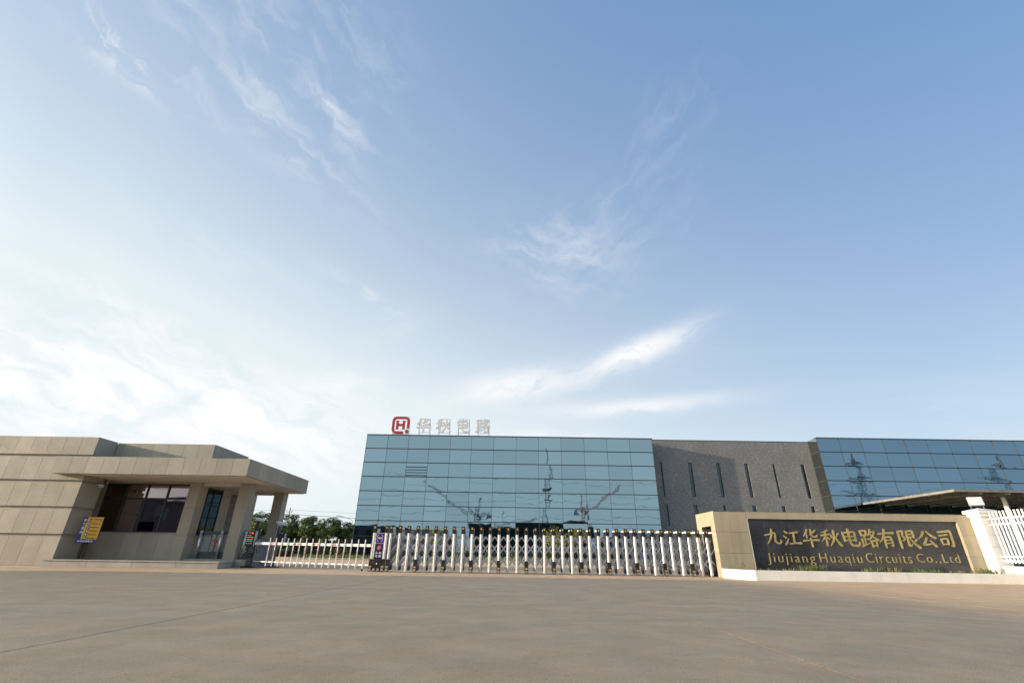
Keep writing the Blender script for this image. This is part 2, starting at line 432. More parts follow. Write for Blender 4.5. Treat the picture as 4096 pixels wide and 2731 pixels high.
class MB:
    """collects shapes, then becomes one mesh"""
    def __init__(s): s.v, s.f = [], []
    def poly(s, pts, faces):
        o = len(s.v)
        s.v += [tuple(p) for p in pts]
        s.f += [tuple(i + o for i in f) for f in faces]
        return s
    def box(s, x0, x1, y0, y1, z0, z1):
        return s.poly([(x0, y0, z0), (x1, y0, z0), (x1, y1, z0), (x0, y1, z0), (x0, y0, z1), (x1, y0, z1), (x1, y1, z1), (x0, y1, z1)],
                      [(0, 3, 2, 1), (4, 5, 6, 7), (0, 1, 5, 4), (1, 2, 6, 5), (2, 3, 7, 6), (3, 0, 4, 7)])
    def prism(s, pts, z0, z1):
        """pts: xy outline, counter-clockwise"""
        n = len(pts)
        return s.poly([(x, y, z0) for x, y in pts] + [(x, y, z1) for x, y in pts],
                      [tuple(range(n - 1, -1, -1)), tuple(range(n, 2 * n))] + [(i, (i + 1) % n, n + (i + 1) % n, n + i) for i in range(n)])
    def slabxz(s, pts, y0, y1):
        """pts: xz outline, extruded along y"""
        n = len(pts)
        return s.poly([(x, y0, z) for x, z in pts] + [(x, y1, z) for x, z in pts],
                      [tuple(range(n)), tuple(range(2 * n - 1, n - 1, -1))] + [(i, n + i, n + (i + 1) % n, (i + 1) % n) for i in range(n)])
    def slabyz(s, pts, x0, x1):
        n = len(pts)
        return s.poly([(x0, y, z) for y, z in pts] + [(x1, y, z) for y, z in pts],
                      [tuple(range(n - 1, -1, -1)), tuple(range(n, 2 * n))] + [(i, (i + 1) % n, n + (i + 1) % n, n + i) for i in range(n)])
    def tube(s, pts, r, seg=6, caps=True):
        pts = [Vector(p) for p in pts]
        rs = r if isinstance(r, (list, tuple)) else [r] * len(pts)
        rings = []
        for i, p in enumerate(pts):
            t = (pts[min(i + 1, len(pts) - 1)] - pts[max(i - 1, 0)]).normalized()
            a = Vector((0, 0, 1)) if abs(t.z) < 0.9 else Vector((1, 0, 0))
            u = t.cross(a).normalized()
            w = t.cross(u)
            rings.append([p + (u * math.cos(2 * math.pi * k / seg + math.pi / seg) + w * math.sin(2 * math.pi * k / seg + math.pi / seg)) * rs[i] for k in range(seg)])
        o = len(s.v)
        for q in rings: s.v += [tuple(p) for p in q]
        for i in range(len(rings) - 1):
            for k in range(seg):
                a, b = o + i * seg + k, o + i * seg + (k + 1) % seg
                s.f.append((a, a + seg, b + seg, b))
        if caps:
            s.f.append(tuple(o + k for k in range(seg)))
            s.f.append(tuple(o + (len(rings) - 1) * seg + k for k in range(seg - 1, -1, -1)))
        return s
    def mesh(s, name, material, smooth=False):
        m = bpy.data.meshes.new(name)
        m.from_pydata(s.v, [], s.f)
        m.materials.append(MATS[material])
        bm = bmesh.new()
        bm.from_mesh(m)
        bmesh.ops.recalc_face_normals(bm, faces=bm.faces)
        bm.to_mesh(m)
        bm.free()
        if smooth:
            for p in m.polygons: p.use_smooth = True
        m.update()
        return m


def put(name, me, parent=None, loc=(0, 0, 0), rot=None):
    o = bpy.data.objects.new(name, me)
    COL.objects.link(o)
    w = Vector(loc)
    if parent is not None:
        o.parent = parent
        o.location = w - WORLD[parent]
    else:
        o.location = w
    if rot: o.rotation_euler = rot
    WORLD[o] = w
    return o


def tag(o, label=None, cat=None, group=None, kind=None):
    if label: o['label'] = label
    if cat: o['category'] = cat
    if group: o['group'] = group
    if kind: o['kind'] = kind
    return o


def thing(name, label, cat, loc=(0, 0, 0), group=None):
    o = put(name, None, None, loc)
    o.empty_display_size = 0.2
    return tag(o, label, cat, group)


def box_mesh(dx, dy, dz, material, bevel=0.0):
    """a box centred on its own origin; alike boxes share it"""
    key = ('box', round(dx, 3), round(dy, 3), round(dz, 3), material, bevel)
    if key in MESH: return MESH[key]
    bm = bmesh.new()
    bmesh.ops.create_cube(bm, size=1)
    bmesh.ops.scale(bm, vec=(dx, dy, dz), verts=bm.verts)
    if bevel: bmesh.ops.bevel(bm, geom=list(bm.edges), offset=bevel, segments=1, affect='EDGES')
    m = bpy.data.meshes.new('box')
    bm.to_mesh(m)
    bm.free()
    m.materials.append(MATS[material])
    MESH[key] = m
    return m


def box(name, parent, x0, x1, y0, y1, z0, z1, material, bevel=0.0):
    return put(name, box_mesh(x1 - x0, y1 - y0, z1 - z0, material, bevel), parent, ((x0 + x1) / 2, (y0 + y1) / 2, (z0 + z1) / 2))


def cyl_mesh(r, h, material, seg=16, axis='Z', bevel=0.0):
    key = ('cyl', round(r, 4), round(h, 4), material, seg, axis, bevel)
    if key in MESH: return MESH[key]
    bm = bmesh.new()
    bmesh.ops.create_cone(bm, cap_ends=True, segments=seg, radius1=r, radius2=r, depth=h)
    if bevel:
        bmesh.ops.bevel(bm, geom=[e for e in bm.edges if abs(e.verts[0].co.z - e.verts[1].co.z) < 1e-5], offset=bevel, segments=2, affect='EDGES')
    if axis == 'Y': bmesh.ops.rotate(bm, matrix=Matrix.Rotation(math.pi / 2, 3, 'X'), verts=bm.verts)
    if axis == 'X': bmesh.ops.rotate(bm, matrix=Matrix.Rotation(math.pi / 2, 3, 'Y'), verts=bm.verts)
    m = bpy.data.meshes.new('cylinder')
    bm.to_mesh(m)
    bm.free()
    m.materials.append(MATS[material])
    for p in m.polygons: p.use_smooth = len(p.vertices) == 4
    MESH[key] = m
    return m


def text_mesh(body, height, material, depth=0.01, bold=0.0, width=None, spacing=1.0, shear=0.0):
    """flat lettering standing in the xz plane, facing -Y, centred; height is that of the ink"""
    c = bpy.data.curves.new('lettering', 'FONT')
    c.body = body
    c.extrude = depth / 2
    c.offset = bold
    c.resolution_u = 3
    c.space_character = spacing
    c.shear = shear
    o = bpy.data.objects.new('lettering', c)
    COL.objects.link(o)
    bpy.context.view_layer.update()
    m = bpy.data.meshes.new_from_object(o.evaluated_get(bpy.context.evaluated_depsgraph_get()))
    bpy.data.objects.remove(o)
    bpy.data.curves.remove(c)
    xs = [v.co.x for v in m.vertices]
    ys = [v.co.y for v in m.vertices]
    cx, cy = (min(xs) + max(xs)) / 2, (min(ys) + max(ys)) / 2
    sy = height / (max(ys) - min(ys))
    sx = sy if width is None else width / (max(xs) - min(xs))
    for v in m.vertices:
        x, y, z = v.co
        v.co = ((x - cx) * sx, -z, (y - cy) * sy)
    m.materials.clear()
    m.materials.append(MATS[material])
    m.update()
    return m


# brush characters: strokes of (x, y, width) in a 100 x 100 box
KAI = {
    '九': [[(52, 96, 8), (50, 82, 11), (46, 60, 10), (38, 35, 8), (18, 6, 3)], [(10, 58, 9), (40, 66, 8), (66, 73, 11), (68, 60, 10), (65, 40, 9), (64, 22, 10), (74, 11, 11), (90, 12, 11), (97, 20, 8), (95, 34, 3)]],
    '江': [[(14, 92, 4), (28, 78, 12)], [(6, 62, 4), (20, 49, 12)], [(12, 8, 12), (22, 22, 9), (34, 46, 3)], [(42, 78, 10), (62, 82, 8), (88, 85, 12)], [(64, 80, 10), (62, 18, 9)], [(34, 13, 11), (66, 17, 9), (98, 18, 14)]],
    '华': [[(34, 97, 10), (26, 78, 8), (6, 56, 3)], [(26, 76, 9), (26, 48, 9)], [(84, 92, 9), (66, 77, 8), (44, 65, 3)], [(56, 97, 9), (56, 64, 9), (64, 55, 10), (86, 56, 11), (93, 68, 3)], [(2, 32, 10), (50, 36, 8), (98, 37, 14)], [(50, 48, 10), (51, -2, 9)]],
    '秋': [[(42, 95, 10), (28, 86, 8), (10, 80, 3)], [(2, 63, 9), (48, 71, 11)], [(27, 85, 9), (27, 2, 10)], [(27, 62, 8), (17, 42, 7), (1, 26, 3)], [(32, 56, 4), (45, 42, 10)], [(53, 72, 4), (59, 52, 11)], [(94, 78, 11), (86, 64, 7), (78, 54, 3)], [(72, 96, 10), (71, 60, 9), (63, 30, 8), (44, 3, 3)], [(72, 58, 6), (82, 32, 10), (100, 4, 14)]],
    '电': [[(14, 79, 11), (20, 28, 9)], [(14, 77, 9), (78, 83, 11), (82, 76, 11), (78, 30, 9)], [(22, 55, 7), (76, 58, 8)], [(20, 34, 8), (78, 37, 8)], [(47, 99, 11), (47, 20, 10), (56, 6, 12), (88, 5, 13), (98, 14, 9), (97, 28, 3)]],
    '路': [[(9, 90, 10), (13, 62, 8)], [(9, 88, 8), (42, 93, 10), (38, 64, 8)], [(13, 66, 7), (38, 68, 7)], [(27, 66, 8), (27, 14, 8)], [(27, 42, 7), (46, 46, 9)], [(12, 48, 8), (12, 12, 8)], [(2, 5, 11), (48, 24, 4)], [(66, 98, 9), (60, 80, 8), (46, 63, 3)], [(64, 83, 7), (88, 87, 10), (74, 64, 8), (48, 38, 3)], [(60, 72, 5), (78, 54, 10), (100, 41, 13)], [(59, 37, 9), (63, 2, 8)], [(59, 34, 8), (89, 39, 10), (85, 4, 8)], [(62, 8, 7), (85, 10, 7)]],
    '有': [[(4, 73, 10), (50, 78, 9), (96, 80, 13)], [(46, 99, 10), (38, 70, 9), (24, 46, 8), (2, 26, 3)], [(36, 56, 10), (36, -1, 9)], [(36, 55, 8), (76, 60, 11), (78, 8, 11), (62, 10, 3)], [(38, 39, 7), (74, 41, 7)], [(38, 23, 7), (74, 25, 7)]],
    '限': [[(10, 89, 8), (38, 93, 11), (28, 70, 8), (39, 56, 9), (34, 42, 8), (23, 40, 3)], [(12, 89, 10), (12, -1, 9)], [(52, 91, 8), (84, 95, 11), (84, 57, 9)], [(52, 75, 7), (84, 77, 7)], [(52, 59, 7), (84, 61, 7)], [(52, 91, 9), (52, 6, 11), (72, 26, 3)], [(96, 48, 10), (86, 38, 7), (76, 33, 3)], [(62, 58, 6), (78, 28, 10), (101, 3, 14)]],
    '公': [[(39, 92, 12), (28, 68, 10), (4, 48, 3)], [(56, 95, 8), (72, 72, 11), (98, 53, 14)], [(50, 55, 11), (34, 26, 10), (22, 12, 12), (80, 21, 5)], [(64, 40, 5), (90, 4, 15)]],
    '司': [[(10, 87, 10), (82, 95, 12), (87, 88, 12), (85, 8, 12), (68, 13, 3)], [(12, 67, 9), (62, 74, 10)], [(18, 50, 9), (23, 16, 8)], [(18, 48, 8), (58, 54, 10), (55, 18, 8)], [(22, 20, 7), (55, 22, 7)]],
}


def kai_mesh(ch, w, hgt, material, depth=0.012, heavy=1.0, even=0.0):
    """a brush character facing -Y; every stroke sits a hair prouder than the one before it"""
    mb = MB()
    for si, st in enumerate(KAI[ch]):
        pts = [Vector((p[0] - 50, p[1] - 50)) for p in st]
        st = [(p[0], p[1], even or p[2]) for p in st]
        # refine and round the path
        fine, ws = [], []
        for i in range(len(pts) - 1):
            for k in range(4):
                t = k / 4
                fine.append(pts[i].lerp(pts[i + 1], t))
                ws.append(st[i][2] * (1 - t) + st[i + 1][2] * t)
        fine.append(pts[-1]); ws.append(st[-1][2])
        sm = [fine[0]] + [(fine[i - 1] + fine[i] * 2 + fine[i + 1]) / 4 for i in range(1, len(fine) - 1)] + [fine[-1]]
        L, Rr = [], []
        for i, p in enumerate(sm):
            t = (sm[min(i + 1, len(sm) - 1)] - sm[max(i - 1, 0)]).normalized()
            nrm = Vector((-t.y, t.x))
            hw = ws[i] * 0.5 * heavy
            L.append(p + nrm * hw)
            Rr.append(p - nrm * hw)
        t0 = (sm[0] - sm[1]).normalized()
        t1 = (sm[-1] - sm[-2]).normalized()
        ring = [sm[0] + t0 * ws[0] * 0.35 * heavy] + Rr + [sm[-1] + t1 * ws[-1] * 0.4 * heavy] + L[::-1]
        y0 = -depth - 0.0009 * si
        n = len(Rr)
        o = len(mb.v)
        cv = lambda q, y: (q.x / 100 * w, y, q.y / 100 * hgt)
        mb.v += [cv(q, y0) for q in ring] + [cv(q, 0.0) for q in ring]
        N = len(ring)
        # front as a strip: 0 = start cap, 1..n right side, n+1 end cap, then left side reversed
        lf = lambda i: o + (N - 1 - i)
        mb.f.append((o, o + 1, lf(0)))
        for i in range(n - 1): mb.f.append((o + 1 + i, o + 2 + i, lf(i + 1), lf(i)))
        mb.f.append((o + n, o + n + 1, lf(n - 1)))
        for i in range(N): mb.f.append((o + i, o + N + i, o + N + (i + 1) % N, o + (i + 1) % N))
    return mb.mesh('character', material)


def cloud_of_leaves(blobs, count, size, material, seed, flat=0.75):
    """leaf-sized faces scattered through a set of overlapping clumps (x, y, z, r)"""
    rnd = random.Random(seed)
    mb = MB()
    tot = sum(b[3] ** 2 for b in blobs)
    for (bx, by, bz, br) in blobs:
        for _ in range(int(count * br * br / tot)):
            while True:
                d = Vector((rnd.gauss(0, 1), rnd.gauss(0, 1), rnd.gauss(0, 1)))
                if d.length > 0.01: break
            d.normalize()
            r = br * (0.55 + 0.5 * rnd.random() ** 0.6)
            c = Vector((bx, by, bz)) + Vector((d.x * r, d.y * r, d.z * r * flat))
            nrm = (d + Vector((rnd.uniform(-.8, .8), rnd.uniform(-.8, .8), rnd.uniform(-.3, 1.0)))).normalized()
            a = nrm.cross(Vector((rnd.uniform(-1, 1), rnd.uniform(-1, 1), rnd.uniform(-1, 1)))).normalized()
            b2 = nrm.cross(a)
            s = size * rnd.uniform(0.6, 1.3)
            mb.poly([c + a * s, c + b2 * s * 0.55, c - a * s * 0.8, c - b2 * s * 0.55], [(0, 1, 2, 3)])
    return mb.mesh('leaves', material)


# ================================================================== THE SETTING
gm = MB()
gm.poly([(-3000, -3000, -0.014), (3000, -3000, -0.014), (3000, 3000, -0.014), (-3000, 3000, -0.014)], [(0, 1, 2, 3)])
ground = tag(put('ground', gm.mesh('ground', 'asphalt')), kind='structure')
SLX = [-3.2 + 5.15 * k for k in range(-8, 11)]
SLY = [-24, -2.6, 17.6, 38.0, 58.0, 72.5]
for i in range(len(SLX) - 1):
    for j in range(len(SLY) - 1):
        o = put('concrete_slab', box_mesh(5.15 - 0.02, SLY[j + 1] - SLY[j] - 0.02, 0.09, 'concrete', 0.004), ground,
                ((SLX[i] + SLX[i + 1]) / 2, (SLY[j] + SLY[j + 1]) / 2, -0.045))

# lawn strip along the factory, with its kerb
lawn = tag(put('lawn', box_mesh(70, 9.6, 0.1, 'lawn'), None, (13.5, 55.15, 0.055)), kind='structure')
for k in range(44):
    x = -21.5 + 1.6 * k
    put('kerb_stone', box_mesh(1.585, 0.14, 0.15, 'kerb_stone', 0.012), lawn, (x + 0.8, 50.26, 0.075))
for k in range(6):
    put('kerb_stone', box_mesh(0.14, 1.585, 0.15, 'kerb_stone', 0.012), lawn, (-21.58, 51.2 + 1.6 * k, 0.075))
gb = MB()
rnd = random.Random(5)
for _ in range(9000):
    x, y = rnd.uniform(-21.3, 30), 50.4 + 9.0 * rnd.random() ** 1.5
    h, a = rnd.uniform(0.12, 0.42), rnd.uniform(0, math.pi)
    dx, dy = math.cos(a) * 0.035, math.sin(a) * 0.035
    lx, ly = rnd.uniform(-.12, .12), rnd.uniform(-.12, .12)
    gb.poly([(x - dx, y - dy, 0.1), (x + dx, y + dy, 0.1), (x + lx, y + ly, 0.1 + h)], [(0, 1, 2)])
tag(put('lawn_grass', gb.mesh('lawn_grass', 'blade')), 'rough green grass growing on the strip below the glass facade', 'grass', kind='stuff')

# planter ground on the left, under the trees
tag(put('verge', box_mesh(46, 14, 0.12, 'soil'), None, (-45.2, 79.6, 0.05)), kind='structure')


# ================================================================== FACTORY: glass blocks and the tiled block between them
def mull_h(parent, x0, x1, z, y, h=0.075, m='mullion'):
    box('mullion', parent, x0, x1, y - 0.075, y + 0.02, z - h / 2, z + h / 2, m)


def glass_block(name, label, xs, zs, y, depth, glass, cap):
    t = thing(name, label, 'building', (xs[0], y, 0))
    box('core', t, xs[0] + 0.06, xs[-1] - 0.06, y + 0.06, y + depth, 0.0, zs[-1] - 0.05, 'interior')
    rn = random.Random(name + glass)
    for i in range(len(xs) - 1):
        for j in range(len(zs) - 1):
            dx, dz = xs[i + 1] - xs[i] - 0.02, zs[j + 1] - zs[j] - 0.02
            put('pane', box_mesh(dx, 0.012, dz, glass), t, ((xs[i] + xs[i + 1]) / 2, y + 0.02, (zs[j] + zs[j + 1]) / 2),
                (R(rn.gauss(0, 0.16)), 0, R(rn.gauss(0, 0.18))))
    for z in zs[1:-1]:
        mull_h(t, xs[0] - 0.03, xs[-1] + 0.03, z, y)
    for k, x in enumerate(xs):
        box('mullion', t, x - 0.022, x + 0.022, y - 0.025, y + 0.02, zs[0], zs[-1] - 0.06, 'mullion_light')
    box('parapet_cap', t, xs[0] - 0.06, xs[-1] + 0.06, y - 0.09, y + 0.5, zs[-1] - 0.06, zs[-1] + 0.06, cap)
    box('plinth', t, xs[0] - 0.04, xs[-1] + 0.04, y - 0.04, y + 0.05, 0.0, zs[0], 'plaster_dark')
    return t


XS = [-18.60, -15.86, -13.16, -10.46, -7.75, -5.03, -2.15, 0.75, 3.62, 6.53, 9.50, 12.47, 15.42, 18.35]
ZS = [0.32, 2.46, 4.21, 5.93, 7.63, 9.38, 11.12, 12.86, 14.62]
hall = glass_block('glass_building', 'wide blue glass curtain wall building with the red logo sign on its roof', XS, ZS, 60.0, 24.0, 'facade_glass', 'parapet')
for k in range(4):                                    # louvre bars over one pane
    z = 9.52 + 0.34 * k
    box('louvre_bar', hall, -13.12, -10.50, 59.90, 60.01, z, z + 0.075, 'mullion')

XR = [39.88 + 2.86 * k for k in range(13)]
ZR = [0.32, 2.46, 4.30, 6.13, 7.92, 9.71, 11.50, 13.29, 15.09]
hall2 = glass_block('glass_building', 'deeper blue glass facade block behind the black name wall on the right', XR, ZR, 60.0, 24.0, 'facade_glass_blue', 'mullion_light')
hall2.name = 'glass_building'
for j in range(len(ZR) - 1):                          # its narrow glazed return
    put('side_pane', box_mesh(0.012, 1.86, ZR[j + 1] - ZR[j] - 0.02, 'side_glass'), hall2, (39.885, 61.0, (ZR[j] + ZR[j + 1]) / 2), (0, R(random.gauss(0, .15)), R(random.gauss(0, .15))))
    if j: box('side_mullion', hall2, 39.86, 39.90, 60.06, 61.94, ZR[j] - 0.02, ZR[j] + 0.02, 'mullion_light')
box('side_mullion', hall2, 39.86, 39.90, 61.88, 61.94, 0.3, 15.0, 'mullion_light')

tb = thing('tiled_building', 'grey tiled block with tall slit windows between the two glass blocks', 'building', (18.4, 61.95, 0))
WIN = [(19.55, 19.93, 7.75, 12.02), (23.34, 23.88, 7.75, 12.02), (27.07, 27.58, 7.75, 12.02), (30.76, 31.27, 7.75, 12.02), (34.48, 34.78, 7.75, 12.02), (38.17, 38.69, 7.75, 12.02)]
WLO = [(19.55, 20.07, 4.25, 6.77), (23.32, 23.84, 4.25, 6.77), (27.07, 27.38, 4.25, 6.77), (30.77, 31.30, 4.25, 6.77), (34.49, 35.0, 4.25, 6.77), (38.20, 38.71, 4.25, 6.77)]
TY, TT = 61.95, 14.92
wm = MB()
for zlo, zhi, wins in ((0.0, 4.25, []), (4.25, 6.77, WLO), (6.77, 7.75, []), (7.75, 12.02, WIN), (12.02, TT, [])):
    x = 18.2
    for w_ in wins:
        wm.box(x, w_[0], TY, TY + 0.3, zlo, zhi)
        x = w_[1]
    wm.box(x, 39.86, TY, TY + 0.3, zlo, zhi)
put('wall', wm.mesh('wall', 'tile_cladding'), tb)
box('core', tb, 18.3, 39.8, TY + 0.32, TY + 20, 0, TT - 0.1, 'interior')
box('parapet_cap', tb, 18.2, 39.86, TY - 0.05, TY + 0.4, TT + 0.003, TT + 0.07, 'mullion_light')
for (x0, x1, z0, z1) in WIN + WLO:
    f = MB()
    f.box(x0, x0 + .04, TY + .18, TY + .26, z0, z1)
    f.box(x1 - .04, x1, TY + .18, TY + .26, z0, z1)
    n = 4 if z1 > 8 else 2
    for k in range(n + 1):
        zz = z0 + (z1 - z0) * k / n
        f.box(x0 + .04, x1 - .04, TY + .185, TY + .255, max(z0, zz - .025), min(z1, zz + .025))
    wo_ = put('window', f.mesh('window', 'frame_green'), tb)
    for k in range(n):
        a, b = z0 + (z1 - z0) * k / n + .025, z0 + (z1 - z0) * (k + 1) / n - .025
        put('pane', box_mesh(x1 - x0 - .08, .01, b - a, 'dark_glass'), wo_, ((x0 + x1) / 2, TY + .22, (a + b) / 2), (R(random.gauss(0, .3)), 0, R(random.gauss(0, .3))))


# ------------------------------------------------------------------ rooftop sign
def ribbon_xz(pts, hw, y0, y1):
    """a band of half width hw along a path in the xz plane, extruded along y"""
    mb = MB()
    P = [Vector((p[0], p[1])) for p in pts]
    o = []
    for i, p in enumerate(P):
        t = (P[min(i + 1, len(P) - 1)] - P[max(i - 1, 0)]).normalized()
        nn = Vector((-t.y, t.x)) * hw
        o.append((p + nn, p - nn))
    for (a, b) in o:
        mb.v += [(a.x, y0, a.y), (b.x, y0, b.y), (b.x, y1, b.y), (a.x, y1, a.y)]
    for i in range(len(o) - 1):
        for k in range(4):
            mb.f.append((i * 4 + k, i * 4 + (k + 1) % 4, i * 4 + 4 + (k + 1) % 4, i * 4 + 4 + k))
    mb.f += [(0, 1, 2, 3), tuple(len(mb.v) - 4 + k for k in (3, 2, 1, 0))]
    return mb


def sign_frame(parent, x0, x1, z0, z1, y, mids=(0.5,)):
    f = MB()
    for x in (x0, x1):
        f.tube([(x, y + .12, 14.5), (x, y + .12, z1)], .028, 5)
        f.tube([(x - .0, y + 1.1, 14.5), (x, y + .16, z1 - .3)], .02, 5)
    for z in [z0, z1] + [z0 + (z1 - z0) * k for k in mids]:
        f.tube([(x0, y + .15, z), (x1, y + .15, z)], .024, 5)
    return put('support_frame', f.mesh('support_frame', 'frame_rust'), parent)


SY = 60.35
lg = thing('roof_logo', 'dark red rounded square logo with a letter H on the glass building roof', 'sign', (-14.5, SY, 14.6))
cx, cz, hf, rc = -14.52, 16.02, 0.98, 0.42
path = []
for (ax, az_, s0) in ((1, 1, 0), (-1, 1, 90), (-1, -1, 180)):
    if s0 == 0: path.append((cx + hf, cz - 0.42))
    for k in range(7):
        a = R(s0 + 15 * k)
        path.append((cx + ax * (hf - rc) + rc * math.cos(a), cz + az_ * (hf - rc) + rc * math.sin(a)))
path.append((cx + 0.42, cz - hf))
put('ring', ribbon_xz(path, 0.155, SY - .1, SY + .1).mesh('ring', 'sign_red'), lg)
put('dot', cyl_mesh(0.24, 0.2, 'sign_red', 20, 'Y'), lg, (cx + .86, SY, cz - .86))
hm = MB()
hm.box(cx - .60, cx - .29, SY - .1, SY + .1, cz - .55, cz + .60)
hm.box(cx + .24, cx + .55, SY - .1, SY + .1, cz - .55, cz + .60)
hm.box(cx - .29, cx + .24, SY - .098, SY + .098, cz - .13, cz + .17)
put('letter', hm.mesh('letter', 'sign_red'), lg)
sign_frame(lg, -15.55, -13.42, 14.86, 17.12, SY, (.28, .78))
for ch, xc, nm in (('华', -11.5, 'first'), ('秋', -8.88, 'second'), ('电', -6.3, 'third'), ('路', -3.68, 'last')):
    t = thing('roof_character', 'white block Chinese character %s, %s of four on the glass building roof' % (ch, nm), 'sign', (xc, SY, 14.6), 'white characters of the roof sign')
    put('character', kai_mesh(ch, 1.86, 1.84, 'sign_white', 0.14, 1.0, 11.5), t, (xc, SY + .06, 16.06))
    sign_frame(t, xc - .62, xc + .82, 15.12, 16.92, SY, (.55,))

# ------------------------------------------------------------------ entrance canopy on the right
cn = thing('entrance_canopy', 'flat steel framed canopy projecting from the right glass block above the name wall', 'canopy', (60, 53.5, 0))
CX0, CX1, CY0, CY1, CZ = 43.45, 78.0, 47.0, 59.85, 6.78
box('fascia', cn, CX0, CX0 + .14, CY0 + .15, CY1, CZ + .08, CZ + .30, 'canopy_steel')
box('fascia', cn, CX0, CX1, CY0, CY0 + .14, CZ + .08, CZ + .30, 'canopy_steel')
for k in range(1, 13):
    x = CX0 + 2.75 * k
    box('beam', cn, x - .07, x + .07, CY0 + .15, CY1, CZ - .10, CZ + .22, 'canopy_steel')
for k in range(1, 8):
    y = CY0 + 1.62 * k
    box('purlin', cn, CX0 + .15, CX1, y - .05, y + .05, CZ + .02, CZ + .20, 'canopy_steel')
for i in range(12):
    for j in range(4):
        x, y = CX0 + .1 + 2.75 * i, CY0 + .1 + 3.18 * j
        box('roof_sheet', cn, x + .01, x + 2.74, y + .01, y + 3.17, CZ + .305, CZ + .33, 'canopy_glass')
for x in (49.6, 60.0, 70.4):
    put('column', cyl_mesh(0.2, 6.7, 'white_metal', 16), cn, (x, 48.6, 3.35))

# ================================================================== GUARDHOUSE
gh = thing('guardhouse', 'beige granite guardhouse with a flat canopy on columns beside the gate', 'building', (-15, 21, 0))


def panels_xz(xs, zs, y, m='granite', parent=gh, name='granite_panel', gap=.009, th=.04):
    for i in range(len(xs) - 1):
        for j in range(len(zs) - 1):
            a, b = sorted((xs[i], xs[i + 1]))
            box(name, parent, a + gap / 2, b - gap / 2, y, y + th, zs[j] + gap / 2, zs[j + 1] - gap / 2, m)


def panels_yz(ys, zs, x, m='granite', parent=gh, name='granite_panel', gap=.009, th=.04, side=1):
    """side=+1: the face looks toward +X, its outer plane at x"""
    for i in range(len(ys) - 1):
        for j in range(len(zs) - 1):
            x0, x1 = (x - th, x) if side > 0 else (x, x + th)
            box(name, parent, x0, x1, ys[i] + gap / 2, ys[i + 1] - gap / 2, zs[j] + gap / 2, zs[j + 1] - gap / 2, m)


# left wing: five courses of slabs with sunk bands between them
box('wall', gh, -24.2, -17.165, 19.365, 20.33, 0, 4.80, 'granite')
wx = [-17.1 - 0.655 * k for k in range(11)]
for (a, b) in ((0.0, 1.01), (1.11, 2.0), (2.1, 3.0), (3.1, 4.0), (4.1, 4.83)):
    panels_xz(wx, (a, b), 19.30, th=.06)
    panels_yz((19.365, 20.33), (a, b), -17.1, th=.06)
# main room behind
rm = MB()
rm.box(-24.2, -17.5, 21.04, 26, 0, 3.96)
rm.box(-17.5, -13.84, 21.04, 21.3, 0, 1.24)
rm.box(-17.5, -13.84, 21.04, 21.3, 3.22, 3.96)
rm.box(-13.84, -13.44, 21.5, 21.62, 0, 3.3)
rm.box(-13.84, -13.49, 21.3, 22.85, 0, 1.19)
rm.box(-13.84, -13.49, 21.62, 22.85, 3.17, 3.96)
rm.box(-13.84, -13.49, 22.85, 23.6, 0, 3.96)
rm.box(-13.84, -13.49, 23.6, 24.4, 3.1, 3.96)
rm.box(-13.84, -13.49, 24.4, 26, 0, 3.96)
rm.box(-17.5, -13.84, 25.8, 26, 0, 3.96)
put('wall', rm.mesh('wall', 'granite'), gh)
panels_xz((-18.6, -17.45), (.24, 1.26, 2.25, 3.3), 21.0)
panels_xz([-17.45 + .72 * k for k in range(5)] + [-13.86], (.24, 1.24), 21.0)
panels_xz([-17.45 + .72 * k for k in range(5)] + [-13.86], (3.21, 3.3), 21.0)
panels_yz((22.86, 23.58), (.24, 1.26, 2.25, 3.3), -13.45)
panels_yz((24.42, 25.2, 26), (.24, 1.26, 2.25, 3.3), -13.45)
# big front window, four bays by two
wf = MB()
WX = [-17.45, -16.55, -15.66, -14.76, -13.86]
for x in WX: wf.box(x - .035 if x > -17.4 else x, x + .035 if x < -13.9 else x, 21.02, 21.10, 1.26, 3.20)
for z in (1.26, 2.60, 3.20): wf.box(-17.45, -13.86, 21.025, 21.095, z - .035 if z > 1.3 else z, z + .035 if z < 3.1 else z)
fw_ = put('window', wf.mesh('window', 'frame_green'), gh)
for i in range(4):
    for (a, b) in ((1.30, 2.56), (2.64, 3.16)):
        put('pane', box_mesh(WX[i + 1] - WX[i] - .07, .01, b - a, 'bronze_glass'), fw_, ((WX[i] + WX[i + 1]) / 2, 21.06, (a + b) / 2), (R(random.gauss(0, .12)), 0, R(random.gauss(0, .12))))
box('window_sill', fw_, -17.5, -13.86, 20.96, 21.02, 1.235, 1.26, 'step_granite')
# side window and door in the wall that looks toward the lane
sf = MB()
for y in (21.62, 22.22, 22.85): sf.box(-13.52, -13.46, y - .03, y + .03, 1.19, 3.17)
for z in (1.22, 2.45, 3.14): sf.box(-13.515, -13.465, 21.62, 22.85, z - .03, z + .03)
sw = put('window', sf.mesh('window', 'frame_green'), gh)
for (y0, y1) in ((21.65, 22.19), (22.25, 22.82)):
    for (a, b) in ((1.25, 2.42), (2.48, 3.11)):
        put('pane', box_mesh(.01, y1 - y0, b - a, 'dark_glass'), sw, (-13.49, (y0 + y1) / 2, (a + b) / 2))
dr = box('door', gh, -13.56, -13.50, 23.62, 24.38, .24, 3.08, 'frame_rust')
box('handle', dr, -13.50, -13.46, 23.70, 23.74, 1.1, 1.4, 'steel')
